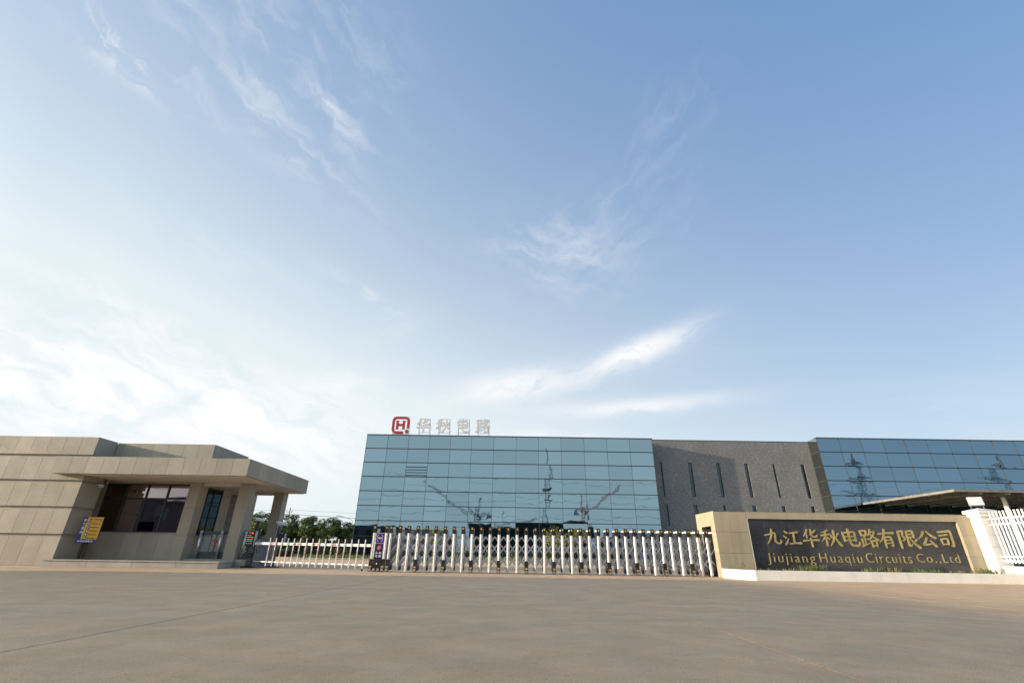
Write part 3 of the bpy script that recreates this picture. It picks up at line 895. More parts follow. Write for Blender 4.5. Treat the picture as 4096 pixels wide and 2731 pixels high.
# canopy
box('canopy', gh, -18.10, -10.45, 18.95, 24.80, 3.31, 3.93, 'granite')
fxs = [-10.4 - 0.645 * k for k in range(12)] + [-18.15]
panels_xz(fxs, (3.30, 3.97), 18.90, th=.045)
panels_yz([18.95 + .845 * k for k in range(8)], (3.30, 3.97), -10.40, th=.045)
panels_yz((18.95, 19.29), (3.30, 3.97), -18.15, th=.045, side=-1)
box('soffit', gh, -17.05, -10.5, 18.98, 24.78, 3.285, 3.305, 'soffit')
for y in (21.1, 24.3):
    box('beam', gh, -13.38, -11.5, y, y + .3, 3.17, 3.284, 'soffit')
# roof tower set back behind the canopy
box('roof_tower', gh, -18.6, -12.90, 20.38, 23.2, 3.94, 4.77, 'granite')
panels_xz([-12.86 - .66 * k for k in range(7)] + [-17.095], (3.97, 4.81), 20.34, th=.035)
panels_yz([20.38 + .70 * k for k in range(5)], (3.97, 4.81), -12.86)
# columns, each of three stacked blocks
for (x0, x1, y0, y1) in ((-13.86, -13.38, 20.95, 21.49), (-11.72, -11.24, 21.0, 21.5), (-11.70, -11.22, 24.2, 24.7)):
    c_ = box('column', gh, x0 + .02, x1 - .02, y0 + .02, y1 - .02, 0, 3.28, 'granite')
    for (a, b) in ((0.0, 1.14), (1.14, 2.28), (2.28, 3.285)):
        box('granite_block', c_, x0, x1, y0, y1, a + .003, b - .003, 'granite', .006)
# step and plinth
sx = [-17.04, -15.4, -13.75, -12.15]
for i in range(3):
    box('step_stone', gh, sx[i] + .004, sx[i + 1] - .004, 18.85, 19.45, 0.0, .195, 'step_granite', .004)
    box('step_tread', gh, sx[i] + .004, sx[i + 1] - .004, 18.82, 19.45, .197, .24, 'step_granite', .006)
pm = MB().prism([(-12.146, 18.85), (-10.62, 18.85), (-11.02, 20.4), (-11.2, 20.98), (-12.146, 20.98)], 0.0, .195)
put('step_stone', pm.mesh('step_stone', 'step_granite'), gh)
pm = MB().prism([(-12.146, 18.82), (-10.585, 18.82), (-11.0, 20.42), (-11.18, 20.98), (-12.146, 20.98)], .197, .24)
put('step_tread', pm.mesh('step_tread', 'step_granite'), gh)
box('porch_floor', gh, -17.04, -12.15, 19.454, 21.0, 0.0, .238, 'step_granite')
box('plinth', gh, -13.38, -11.72, 21.06, 24.4, 0.0, .30, 'step_granite', .008)
box('plinth', gh, -11.238, -10.62, 21.06, 23.2, 0.0, .29, 'step_granite', .008)

# ------------------------------------------------------------------ small things round the guardhouse
# visitor notice board
nb = thing('notice_board', 'blue and yellow visitor notice board on two thin legs in front of the guardhouse window', 'sign', (-16.35, 19.62, .24))
BX0, BX1, BZ0, BZ1, BY = -16.76, -15.96, .82, 1.745, 19.6
bd = box('board', nb, BX0, BX1, BY, BY + .03, BZ0, BZ1, 'board_blue', .004)
box('yellow_field', bd, BX0 + .19, BX1 - .0, BY - .004, BY - .001, BZ0 + .115, BZ1 - .005, 'board_yellow')
box('lime_strip', bd, BX0 + .165, BX0 + .235, BY - .0065, BY - .0045, BZ0 + .13, BZ1 - .21, 'board_lime')
box('divider_line', bd, BX0 + .19, BX1, BY - .0065, BY - .0045, BZ1 - .172, BZ1 - .16, 'board_blue')
for k, ch in enumerate('访客须知'):
    put('character', text_mesh(ch, .105, 'board_white', .004, .02, .105), bd, (BX0 + .10, BY - .003, BZ1 - .115 - .145 * k))
put('lettering', text_mesh('华秋电路', .065, 'letter_red', .004, .02, .32), bd, (BX0 + .58, BY - .006, BZ1 - .085))
put('emblem', cyl_mesh(.045, .004, 'emblem_red', 16, 'Y'), bd, (BX0 + .32, BY - .006, BZ1 - .085))
for k in range(5):
    z = BZ1 - .245 - .13 * k
    ic = box('icon', bd, BX0 + .26, BX0 + .365, BY - .0065, BY - .0045, z - .05, z + .05, 'board_blue')
    if k == 1: put('character', text_mesh('P', .07, 'board_white', .003, .02), ic, (BX0 + .312, BY - .0085, z))
    else:
        put('pictogram', cyl_mesh(.03, .003, 'board_white', 10, 'Y') if k > 1 else box_mesh(.06, .003, .035, 'board_white'), ic, (BX0 + .312, BY - .0085, z))
    box('text_line', bd, BX0 + .40, BX0 + .71, BY - .0065, BY - .0045, z - .018, z + .018, 'board_ink')
put('lettering', text_mesh('感谢您的配合', .06, 'board_white', .004, .02, .60), bd, (BX0 + .38, BY - .003, BZ0 + .055))
for x in (-16.42, -16.28):
    put('leg', cyl_mesh(.014, .60, 'black_plastic', 8), nb, (x, BY + .04, .54))
box('foot', nb, -16.62, -16.08, BY - .14, BY + .22, .24, .262, 'black_plastic', .005)


def bullet_camera(parent, at, ang, tilt, L=.30, w=.10):
    """a boxed surveillance camera looking along ang (radians, 0 = toward -Y)"""
    m = MB()
    m.slabxz([(-w / 2, -.05), (w / 2, -.05), (w / 2, .025), (w * .3, .055), (-w * .3, .055), (-w / 2, .025)], -L / 2, L / 2)
    rot = (tilt, 0, ang)
    h_ = put('housing', m.mesh('housing', 'grey_plastic'), parent, at, rot)
    s_ = MB().slabxz([(-w * .56, .03), (-w * .34, .064), (w * .34, .064), (w * .56, .03), (w * .52, .028), (w * .32, .058), (-w * .32, .058), (-w * .52, .028)], -L / 2 - .06, L / 2 - .02)
    o = put('sun_shield', s_.mesh('sun_shield', 'white_metal'), h_, at)
    l_ = MB().box(-w * .33, w * .33, -L / 2 - .004, -L / 2 + .01, -.03, .022)
    put('lens_window', l_.mesh('lens_window', 'black_plastic'), h_, at)
    return h_


cc = thing('security_camera', 'small dark security camera hanging on a rod below the guardhouse canopy', 'camera', (-16.85, 20.2, 3.28))
put('rod', MB().tube([(-16.80, 20.25, 3.285), (-16.88, 20.2, 3.04)], .016, 8).mesh('rod', 'steel', True), cc)
put('bracket', MB().tube([(-16.88, 20.2, 3.05), (-16.92, 20.12, 3.0)], .022, 8).mesh('bracket', 'dark_paint', True), cc)
bullet_camera(cc, (-16.94, 20.06, 2.965), R(-25), R(8), .2, .085)

# pedestrian swing gates
for k, (x, rz) in enumerate(((-13.03, 0), (-12.15, 0), (-11.14, 0))):
    lab = ('steel swing gate post against the guardhouse wall', 'steel swing gate post standing in the middle of the porch opening', 'steel swing gate post between the front column and the parking terminal')[k]
    t = thing('swing_gate', lab, 'turnstile', (x, 21.35, .29), 'pedestrian swing gates in the guardhouse porch')
    put('post', cyl_mesh(.055, 1.10, 'steel', 20, 'Z', .008), t, (x, 21.32, .85))
    put('light_ring', cyl_mesh(.058, .02, 'led_blue', 20), t, (x, 21.32, 1.33))
    b_ = MB()
    b_.box(x + .0, x + .055, 21.37, 22.5, .30, .52)
    b_.box(x + .0, x + .055, 21.37, 22.5, 1.28, 1.385)
    b_.box(x + .0, x + .055, 22.42, 22.5, .522, 1.278)
    put('cabinet', b_.mesh('cabinet', 'dark_paint'), t)
    if k < 2:
        gl = MB().box(x + .09, x + .80, 21.40, 21.412, .58, 1.22)
        lf = put('glass_leaf', gl.mesh('glass_leaf', 'clear_glass'), t)
        put('lettering', text_mesh('质量', .105, 'letter_red', .003, .02), lf, (x + .62, 21.396, .98))
        put('lettering', text_mesh('为本', .105, 'letter_red', .003, .02), lf, (x + .62, 21.396, .80))
        fr = MB()
        fr.box(x + .06, x + .82, 21.385, 21.425, 1.24, 1.37)
        fr.box(x + .06, x + .82, 21.385, 21.425, .30, .56)
        fr.tube([(x + .44, 21.40, .565), (x + .44, 21.40, 1.235)], .012, 6)
        put('leaf_frame', fr.mesh('leaf_frame', 'dark_paint'), t)

# parking terminal with plate camera
pt = thing('parking_terminal', 'black parking payment terminal with red and green text rows and a camera on top', 'terminal', (-10.52, 20.95, 0))
box('base', pt, -10.78, -10.32, 20.75, 21.15, 0, .06, 'black_plastic', .01)
box('column', pt, -10.66, -10.44, 20.86, 21.04, .06, .86, 'dark_paint', .012)
ds = box('display', pt, -10.83, -10.49, 20.80, 20.93, .80, 1.36, 'black_plastic', .02)
box('display_side', ds, -10.488, -10.455, 20.80, 20.95, .79, 1.37, 'grey_plastic', .012)
put('lamp', cyl_mesh(.038, .006, 'led_red', 16, 'Y'), ds, (-10.60, 20.797, 1.29))
put('lettering', text_mesh('P', .075, 'board_white', .004, .01), ds, (-10.70, 20.798, 1.295))
for (z, a, b, m_) in ((1.205, .05, .19, 'led_red'), (1.135, .05, .30, 'led_green'), (1.06, .04, .30, 'led_red'), (.99, .05, .28, 'led_green')):
    put('text_row', box_mesh(b - a, .004, .016, m_), ds, (-10.83 + (a + b) / 2, 20.797, z))
for q in (.06, .15, .20, .25):
    put('pictogram', box_mesh(.035 if q > .1 else .06, .004, .022, 'board_white'), ds, (-10.83 + q + .015, 20.797, .90))
box('keypad', pt, -10.68, -10.45, 20.76, 20.858, .40, .56, 'black_plastic', .015)
box('upper_post', pt, -10.62, -10.53, 20.94, 21.03, 1.0, 1.70, 'black_plastic', .006)
box('bracket', pt, -10.615, -10.535, 20.96, 21.01, 1.702, 1.76, 'black_plastic')
bullet_camera(pt, (-10.54, 20.96, 1.82), R(-32), R(-4), .34, .12)

lp = thing('plate_camera_post', 'slim dark post with a white plate camera and grey display behind the barrier arm', 'camera', (-10.05, 22.0, 0))
box('base', lp, -10.3, -9.82, 21.85, 22.15, 0, .05, 'black_plastic', .01)
box('post', lp, -10.14, -10.03, 21.93, 22.05, .05, 1.62, 'dark_paint', .008)
ds = box('display', lp, -10.02, -9.76, 21.90, 22.0, .84, 1.32, 'black_plastic', .015)
box('display_side', ds, -9.758, -9.73, 21.89, 22.01, .83, 1.33, 'grey_plastic', .01)
bullet_camera(lp, (-10.0, 22.0, 1.73), R(-62), R(-6), .42, .12)
put('cable', MB().tube([(-10.13, 21.98, 1.72), (-10.22, 21.98, 1.66), (-10.22, 21.98, 1.52), (-10.13, 21.98, 1.47)], .012, 6).mesh('cable', 'black_plastic', True), lp)

# ------------------------------------------------------------------ fenced boom barrier
bb = thing('boom_barrier', 'white boom barrier with hanging pickets closed across the left lane', 'barrier', (-10.2, 20.9, 0))
cabm = MB().slabyz([(20.85, 0), (21.25, 0), (21.25, 1.02), (21.18, 1.09), (20.92, 1.09), (20.85, 1.02)], -10.40, -10.02)
cab = put('cabinet', cabm.mesh('cabinet', 'cabinet_grey'), bb)
put('hand_crank', MB().tube([(-10.36, 20.84, .72), (-10.30, 20.83, .62), (-10.28, 20.82, .56)], .012, 6).mesh('hand_crank', 'black_plastic', True), cab)
A0, A1 = Vector((-10.3, 20.68, .905)), Vector((-5.15, 18.92, .865))


def along(t, dz=0.0, off=0.0):
    p = A0.lerp(A1, t)
    return Vector((p.x, p.y - off, p.z + dz))


def beam(a, b, hw, hh, material, name='beam'):
    d = (b - a).normalized()
    n_ = Vector((-d.y, d.x, 0)).normalized() * hw
    u_ = Vector((0, 0, hh))
    return MB().poly([a - n_ - u_, b - n_ - u_, b + n_ - u_, a + n_ - u_, a - n_ + u_, b - n_ + u_, b + n_ + u_, a + n_ + u_],
                     [(0, 3, 2, 1), (4, 5, 6, 7), (0, 1, 5, 4), (1, 2, 6, 5), (2, 3, 7, 6), (3, 0, 4, 7)]).mesh(name, material)


arm = put('arm', beam(along(.02), along(1.0), .02, .045, 'white_metal'), bb)
put('arm_clamp', beam(along(0, 0, .004), along(.035, 0, .004), .05, .06, 'grey_plastic'), bb)
for t in (.155, .19, .355, .39, .53, .565, .705, .74):
    put('red_sticker', beam(along(t - .010, 0, .0), along(t + .014, 0, .0), .0225, .028, 'red_sticker'), arm)
rail = put('bottom_rail', beam(along(.09, -.66), along(1.0, -.66), .014, .024, 'white_metal'), bb)
for i in range(16):
    t = .132 + (.956 - .132) * i / 15
    p = along(t, 0, .045)
    pk = box('picket', bb, p.x - .018, p.x + .018, p.y - .012, p.y + .012, .085 - .0, 1.115 - .05 * t, 'white_metal', .004)
    box('red_stripe', pk, p.x - .006, p.x + .006, p.y - .0145, p.y - .0125, .46, .66, 'red_sticker')
    put('bolt', cyl_mesh(.012, .012, 'black_plastic', 8, 'Y'), pk, (p.x, p.y - .016, p.z))
    put('bolt', cyl_mesh(.012, .012, 'black_plastic', 8, 'Y'), pk, (p.x, p.y - .016, p.z - .66))
p = along(.956, 0, .045)
put('foot', MB().tube([(p.x, p.y, 0.0), (p.x, p.y, .085)], [.055, .02], 10).mesh('foot', 'black_plastic'), bb)
put('stay', MB().tube([along(.0, -.66, -.1), along(.10, -.66)], .011, 6).mesh('stay', 'steel'), bb)

# ================================================================== RETRACTABLE GATE
gt = thing('retractable_gate', 'silver folding gate of lattice bars and capped posts with a wheeled head unit', 'gate', (1.0, 18.85, 0))
GF, GB, DX, X0 = 18.62, 19.16, 0.3346, -4.378
# shared meshes
prof = [(-.052, 0), (-.052, .02), (-.040, .034), (-.018, .030), (-.010, .036), (.010, .036), (.018, .030), (.040, .034), (.052, .02), (.052, 0)]


def shaft(z0, z1):
    key = ('shaft', z0, z1)
    if key not in MESH:
        MESH[key] = MB().prism([(x, -y) for x, y in prof][::-1], z0, z1).mesh('post', 'aluminium')
    return MESH[key]


rearm = MB().prism(prof, .10, 1.46).mesh('post', 'aluminium_shaded')
capm = MB().slabyz([(-.055, 0), (.03, 0), (.03, .20), (.005, .255), (-.03, .255), (-.062, .14), (-.062, .05)], -.062, .062).mesh('cap', 'black_plastic')
refl = MB().poly([(-.030, -.0635, .150), (.030, -.0635, .150), (.030, -.050, .200), (.015, -.0470, .214), (-.015, -.0470, .214), (-.030, -.050, .200)], [(0, 1, 2, 3, 4, 5)]).mesh('reflector', 'yellow_sticker')
topb = box_mesh(.085, .40, .07, 'white_metal', .008)
footm = MB().slabyz([(-.07, .05), (.05, .05), (.05, .42), (-.05, .42), (-.05, .27), (-.085, .20), (-.10, .10)], -.062, .062).mesh('wheel_housing', 'black_plastic')
stk = MB().poly([(-.05, -.098, .145), (.05, -.098, .145), (.05, -.0905, .195), (-.05, -.0905, .195)], [(0, 1, 2, 3)]).mesh('sticker', 'yellow_sticker')
wheelm = cyl_mesh(.07, .04, 'black_plastic', 20, 'Y', .008)
hubm = MB()
for k in range(6):
    a = math.pi * k / 3
    c, s = math.cos(a), math.sin(a)
    hubm.poly([(c * .012 - s * .010, -.024, s * .012 + c * .010), (c * .012 + s * .010, -.024, s * .012 - c * .010), (c * .052 + s * .014, -.022, s * .052 - c * .014), (c * .052 - s * .014, -.022, s * .052 + c * .014)], [(0, 1, 2, 3)])
hubm = hubm.mesh('hub', 'steel')


def wheel_foot(x, y):
    h_ = put('wheel_housing', footm, gt, (x, y, 0))
    put('sticker', stk, h_, (x, y, 0))
    w_ = put('wheel', wheelm, h_, (x, y - .085, .07))
    put('hub', hubm, w_, (x, y - .085, .07))


NP = 37
for i in range(NP):
    x = X0 + DX * i
    wh = i % 3 == 0
    p_ = put('post', shaft(.40 if wh else .03, 1.31), gt, (x, GF, 0))
    c_ = put('cap', capm, p_, (x, GF - .005, 1.30))
    put('reflector', refl, c_, (x, GF - .0055, 1.30))
    if wh: wheel_foot(x, GF - .01)
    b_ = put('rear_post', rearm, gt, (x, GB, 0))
    put('top_block', topb, b_, (x, GB - .20, 1.475))
    put('floor_guide', box_mesh(.07, .12, .10, 'dark_paint', .006), b_, (x, GB - .02, .10))
dzu = .403


def bar(i0, i1, z0, z1, y):
    a, b = Vector((X0 + DX * i0, y, z0)), Vector((X0 + DX * i1, y, z1))
    d = (b - a).normalized()
    w_ = Vector((-d.z, 0, d.x)) * .023
    h_ = Vector((0, .009, 0))
    m = b - a
    key = ('bar', round(m.x, 3), round(m.z, 3))
    if key not in MESH:
        q = -m / 2
        r_ = m / 2
        MESH[key] = MB().poly([q - w_ - h_, r_ - w_ - h_, r_ + w_ - h_, q + w_ - h_, q - w_ + h_, r_ - w_ + h_, r_ + w_ + h_, q + w_ + h_],
                              [(0, 1, 2, 3), (4, 7, 6, 5), (0, 4, 5, 1), (1, 5, 6, 2), (2, 6, 7, 3), (3, 7, 4, 0)]).mesh('lattice_bar', 'aluminium_bar')
    return put('lattice_bar', MESH[key], gt, (a + b) / 2)


for y, sgn in ((GF + .06, 1), (GB - .08, -1)):
    for i in range(NP):
        # falling to the left and falling to the right from each peak between two posts
        if i - 2 >= 0: bar(i + .5 if i < NP - 1 else i, i - 2, 1.225 if i < NP - 1 else 1.02, .22, y)
        if i + 3 < NP: bar(i + .5, i + 3, 1.225, .22, y + .022)
        if i == 0: bar(.5, -.1, 1.225, .98, y); bar(1.5, -.1, 1.225, .56, y)
for i in range(NP - 1):
    x = X0 + DX * (i + .5)
    put('rivet', cyl_mesh(.011, .018, 'steel', 8, 'Y'), gt, (x, GF + .045, .82))
    put('rivet', cyl_mesh(.011, .018, 'steel', 8, 'Y'), gt, (x, GF + .045, .42))
# head unit
HX = [-4.98, -4.54]
hd = box('head_body', gt, -4.93, -4.59, GF + .02, GB, .42, 1.30, 'aluminium', .01)
for x in HX:
    p_ = put('post', shaft(.40, 1.31), gt, (x, GF, 0))
    c_ = put('cap', capm, p_, (x, GF - .005, 1.30))
    put('reflector', refl, c_, (x, GF - .0055, 1.30))
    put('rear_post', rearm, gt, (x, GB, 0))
    wheel_foot(x, GF - .01)
for x in (-4.835, -4.69):
    w_ = put('wheel', wheelm, gt, (x, GF - .095, .07))
    put('hub', hubm, w_, (x, GF - .095, .07))
box('head_base', gt, -4.915, -4.605, GF - .07, GB, .03, .42, 'black_plastic', .01)
box('key_cover', gt, -4.78, -4.74, GF - .078, GF - .071, .24, .29, 'white_metal')
scn = box('control_screen', gt, -4.91, -4.61, GF - .012, GF + .018, .965, 1.265, 'black_plastic', .006)
scx, scz = -4.76, 1.115
for q in (45, 135, 225, 315):
    pts = [(scx + .122 * math.cos(R(q + d)), scz + .122 * math.sin(R(q + d))) for d in range(-24, 25, 6)]
    put('light_arc', ribbon_xz(pts, .009, GF - .018, GF - .0125).mesh('light_arc', 'led_violet'), scn)
box('lcd', scn, -4.86, -4.66, GF - .017, GF - .0125, 1.085, 1.15, 'lcd')
box('lcd_digits', scn, -4.77, -4.70, GF - .0195, GF - .0175, 1.09, 1.105, 'led_red')
npl = box('name_plate', gt, -4.905, -4.615, GF - .010, GF + .018, .43, .925, 'navy_plate', .004)
em = MB()
pts = [(scx + .005 + .078 * math.cos(R(a)), .79 + .078 * math.sin(R(a))) for a in range(70, 391, 20)]
em.slabxz(pts + [(scx + .05, .90)], GF - .015, GF - .0105)
put('emblem', em.mesh('emblem', 'emblem_red'), npl)
put('emblem_mark', MB().tube([(scx - .04, GF - .017, .79), (scx - .02, GF - .017, .81), (scx + .04, GF - .017, .835)], .006, 6).mesh('emblem_mark', 'board_white'), npl)
put('emblem_mark', MB().tube([(scx - .03, GF - .017, .745), (scx + .03, GF - .017, .77), (scx + .05, GF - .017, .79)], .006, 6).mesh('emblem_mark', 'board_white'), npl)
for ch, dx_, z in (('华', -.065, .615), ('秋', .065, .615), ('电', -.065, .515), ('路', .065, .515)):
    put('character', kai_mesh(ch, .095, .085, 'board_white', .003, 1.15), npl, (scx + dx_, GF - .0105, z))
# recessed floor rail of the gate
tag(put('gate_track', box_mesh(18, .10, .012, 'steel'), None, (2.5, 18.9, .008)), kind='structure')

# ================================================================== NAME WALL
nw = thing('name_wall', 'beige granite wall with a black stone panel of gold company lettering', 'wall', (12.4, 18.9, 0))
NX0, NX1, NY, NZ = 7.53, 17.3, 18.2, 2.21
PX0, PX1, PZ1 = 8.77, 16.50, 1.95
cw = MB()
cw.box(NX0 + .03, NX1, 18.36, 18.58, 0, NZ - .03)
cw.box(NX0 + .03, NX1, 18.582, 19.5, 1.70, NZ - .03)
cw.box(NX0 + .03, NX1, 19.502, 19.95, 0, NZ - .03)
put('wall', cw.mesh('wall', 'granite_gap'), nw)


def gp(x0, x1, y0, y1, z0, z1):
    box('granite_panel', nw, x0 + .003, x1 - .003, y0, y1, z0 + .003, z1 - .003, 'granite_sign', .004)


for (z0, z1) in ((0, .79), (.79, 1.49), (1.49, NZ)):
    gp(NX0 + .03, 8.10, NY, 18.355, z0, z1)
    gp(8.10, PX0 - .012, NY, 18.355, z0, z1)
    gp(PX1, NX1, NY, 18.355, z0, z1)
for k in range(8):
    a = PX0 + (PX1 - PX0) * k / 8
    gp(a, a + (PX1 - PX0) / 8, NY, 18.355, PZ1, NZ)
box('panel_edge', nw, PX0 - .012, PX0, NY - .004, 18.30, .1, PZ1, 'white_paint')
# clad end face with the slot for the gate
for (y0, y1, z0, z1) in ((NY, 18.58, 0, .79), (NY, 18.58, .79, 1.49), (NY, 18.58, 1.49, NZ), (18.58, 19.02, 1.70, NZ), (19.02, 19.5, 1.70, NZ), (19.5, 19.95, 0, .9), (19.5, 19.95, .9, NZ)):
    gp(NX0, NX0 + .035, y0, y1, z0, z1)
for k in range(10):
    a = NX0 + (NX1 - NX0) * k / 10
    gp(a, a + (NX1 - NX0) / 10, NY, 19.95, NZ - .033, NZ)
bp = put('black_panel', box_mesh(PX1 - PX0, .03, PZ1 - .1, 'dark_granite'), nw, ((PX0 + PX1) / 2, 18.338, (PZ1 + .1) / 2))
for k in range(11):
    a = PX0 + (PX1 - PX0) * k / 11
    b = PX0 + (PX1 - PX0) * (k + 1) / 11
    box('stone_slab', bp, a + .0015, b - .0015, 18.30, 18.322, .1, PZ1 - .003, 'dark_granite')
for ch, xa, xb, z0, z1 in (('九', 9.22, 10.00, 1.07, 1.645), ('江', 9.92, 10.70, 1.05, 1.61), ('华', 10.66, 11.37, 1.04, 1.65), ('秋', 11.31, 12.15, 1.06, 1.64), ('电', 12.05, 12.84, 1.06, 1.67),
                           ('路', 12.74, 13.53, 1.04, 1.67), ('有', 13.42, 14.16, 1.04, 1.68), ('限', 14.10, 14.98, 1.03, 1.67), ('公', 14.86, 15.66, 1.08, 1.66), ('司', 15.60, 16.33, 1.06, 1.68)):
    put('gold_character', kai_mesh(ch, (xb - xa) * 0.84, (z1 - z0) * 0.98, 'gold', .02, 1.0), bp, ((xa + xb) / 2, 18.30, (z0 + z1) / 2))
for wd, xa, xb, zc, hh in (('Jiujiang', 9.29, 11.0, .62, .40), ('Huaqiu', 11.17, 12.68, .635, .40), ('Circuits', 12.84, 14.47, .705, .32), ('Co.,Ltd', 14.67, 16.2, .70, .33)):
    put('gold_word', text_mesh(wd, hh, 'gold', .018, -.010, xb - xa, 1.22), bp, ((xa + xb) / 2, 18.292, zc))

# white planter kerb in front of it
pk_ = thing('planter', 'low white painted planter kerb curving in front of the name wall', 'planter', (12, 16.3, 0))
outer = [(7.53, 18.19), (7.49, 17.75), (7.49, 17.3), (7.52, 16.95), (7.57, 16.68), (7.64, 16.46), (7.78, 16.27), (16.95, 16.30)]
inner = [(16.95, 16.50), (7.88, 16.47), (7.80, 16.60), (7.75, 16.76), (7.71, 17.0), (7.69, 17.3), (7.69, 17.75), (7.72, 18.19)]
km = MB()
ol, il = outer, inner[::-1]
n = len(ol)
for z in (0.0, .285):
    km.v += [(x, y, z) for x, y in ol] + [(x, y, z) for x, y in il]
for i in range(n - 1):
    km.f += [(i, i + 1, 2 * n + i + 1, 2 * n + i), (n + i, 3 * n + i, 3 * n + i + 1, n + i + 1), (2 * n + i, 2 * n + i + 1, 3 * n + i + 1, 3 * n + i), (i, n + i, n + i + 1, i + 1)]
km.f += [(0, 2 * n, 3 * n, n), (n - 1, 2 * n - 1, 4 * n - 1, 3 * n - 1)]
put('kerb', km.mesh('kerb', 'white_paint'), pk_)
so_ = MB().prism([(7.73, 17.3), (7.78, 16.7), (7.95, 16.48), (16.93, 16.50), (16.93, 18.19), (7.74, 18.19)], 0.0, .22)
put('soil_bed', so_.mesh('soil_bed', 'soil'), pk_)


def tuft(name, label, x, y, n_, h_, sp_, material, seed, group='weeds growing in the white planter'):
    r_ = random.Random(seed)
    mb = MB()
    for _ in range(n_):
        a = r_.uniform(0, 2 * math.pi)
        rr = sp_ * r_.random() ** .7
        bx, by = math.cos(a) * rr * 1.3, math.sin(a) * rr * .6
        hh = h_ * r_.uniform(.45, 1.05)
        ln = r_.uniform(.1, .55) * hh
        dx, dy = math.cos(a) * ln + r_.uniform(-.05, .05), math.sin(a) * ln
        w_ = r_.uniform(.004, .009)
        t_ = Vector((-math.sin(a), math.cos(a), 0)) * w_
        q0, q1, q2 = Vector((bx, by, 0)), Vector((bx + dx * .35, by + dy * .35, hh * .7)), Vector((bx + dx, by + dy, hh * r_.uniform(.8, 1.0)))
        mb.poly([q0 - t_, q0 + t_, q1 + t_, q1 - t_, q2], [(0, 1, 2, 3), (3, 2, 4)])
    return tag(put(name, mb.mesh('blades', material), None, (x, y, .218)), label, 'weed', group)


for k, (x, y, n_, h_, s_, m_, lab) in enumerate((
        (10.35, 17.5, 230, .46, .42, 'weed', 'tall green grass tuft below the word Jiujiang'),
        (9.55, 17.6, 70, .26, .30, 'blade_dry', 'dry sparse grass tuft below the first gold letter'),
        (12.3, 17.4, 120, .36, .34, 'weed', 'green grass tuft below the word Huaqiu'),
        (13.05, 17.5, 60, .40, .3, 'blade_dry', 'dry thin grass stalks below the start of the word Circuits'),
        (14.15, 17.4, 210, .34, .40, 'weed', 'low green grass tuft below the end of the word Circuits'),
        (15.35, 17.45, 130, .27, .36, 'blade_dry', 'short dry grass clump below the letters Co'),
        (16.15, 17.3, 270, .40, .42, 'weed', 'bushy green grass tuft at the right end of the planter'),
        (8.75, 17.7, 50, .24, .24, 'blade_dry', 'thin dry grass at the left edge of the black panel'))):
    tuft('grass_tuft', lab, x, y, int(n_ * .7), h_ * .62, s_, m_, 40 + k)
lv = MB()
r_ = random.Random(9)
for _ in range(26):
    c = Vector((r_.gauss(0, .07), r_.gauss(0, .05), r_.uniform(.05, .28)))
    a = Vector((r_.uniform(-1, 1), r_.uniform(-1, 1), r_.uniform(-.3, .5))).normalized()
    b = a.cross(Vector((0, 0, 1))).normalized()
    s = r_.uniform(.025, .05)
    lv.poly([c + a * s, c + b * s * .6, c - a * s, c - b * s * .6], [(0, 1, 2, 3)])
lv.tube([(0, 0, 0), (.01, 0, .15), (0, .01, .26)], .005, 5)
tag(put('broadleaf_weed', lv.mesh('broadleaf_weed', 'weed'), None, (8.02, 17.6, .218)), 'small broad-leaved green weed at the left end of the planter', 'weed')

# pillar at its right end, fence beyond
pl = thing('gate_pillar', 'white rendered pillar with a stepped cap at the right end of the name wall', 'pillar', (17.28, 18.02, 0))
zb = [0, .37, .74, 1.11, 1.48, 1.85]
for k in range(5):
    box('block', pl, 17.0, 17.56, 17.75, 18.19, zb[k] + .004, zb[k + 1] - .004, 'white_paint', .012)
box('core', pl, 17.02, 17.54, 17.77, 18.19, 0, 2.1, 'white_paint')
box('block', pl, 17.0, 17.56, 17.75, 18.19, 1.854, 2.08, 'white_paint', .012)
box('cap', pl, 16.95, 17.61, 17.70, 18.3, 2.10, 2.22, 'white_paint', .012)
box('cap', pl, 16.92, 17.64, 17.67, 18.33, 2.223, 2.33, 'white_paint', .015)
put('cap', MB().poly([(16.92, 17.67, 2.332), (17.64, 17.67, 2.332), (17.64, 18.33, 2.332), (16.92, 18.33, 2.332), (17.28, 18.0, 2.43)], [(0, 3, 2, 1), (0, 1, 4), (1, 2, 4), (2, 3, 4), (3, 0, 4)]).mesh('cap', 'white_paint'), pl)
fl = thing('floodlight', 'boxy white floodlight standing on top of the white pillar', 'lamp', (17.25, 17.95, 2.4))
fm = MB().box(-.21, .21, -.02, .08, -.15, .15)
fo = put('housing', fm.mesh('housing', 'grey_plastic'), fl, (17.22, 17.92, 2.66), (R(-12), 0, R(-28)))
lm = MB().box(-.185, .185, -.03, -.022, -.125, .125)
put('lens', lm.mesh('lens', 'flood_lens'), fo, (17.22, 17.92, 2.66))
put('bracket', MB().tube([(17.05, 18.0, 2.39), (17.05, 18.0, 2.52), (17.12, 17.98, 2.60)], .018, 6).mesh('bracket', 'dark_paint'), fl)
put('bracket', MB().tube([(17.42, 17.9, 2.39), (17.42, 17.9, 2.52), (17.36, 17.92, 2.60)], .018, 6).mesh('bracket', 'dark_paint'), fl)

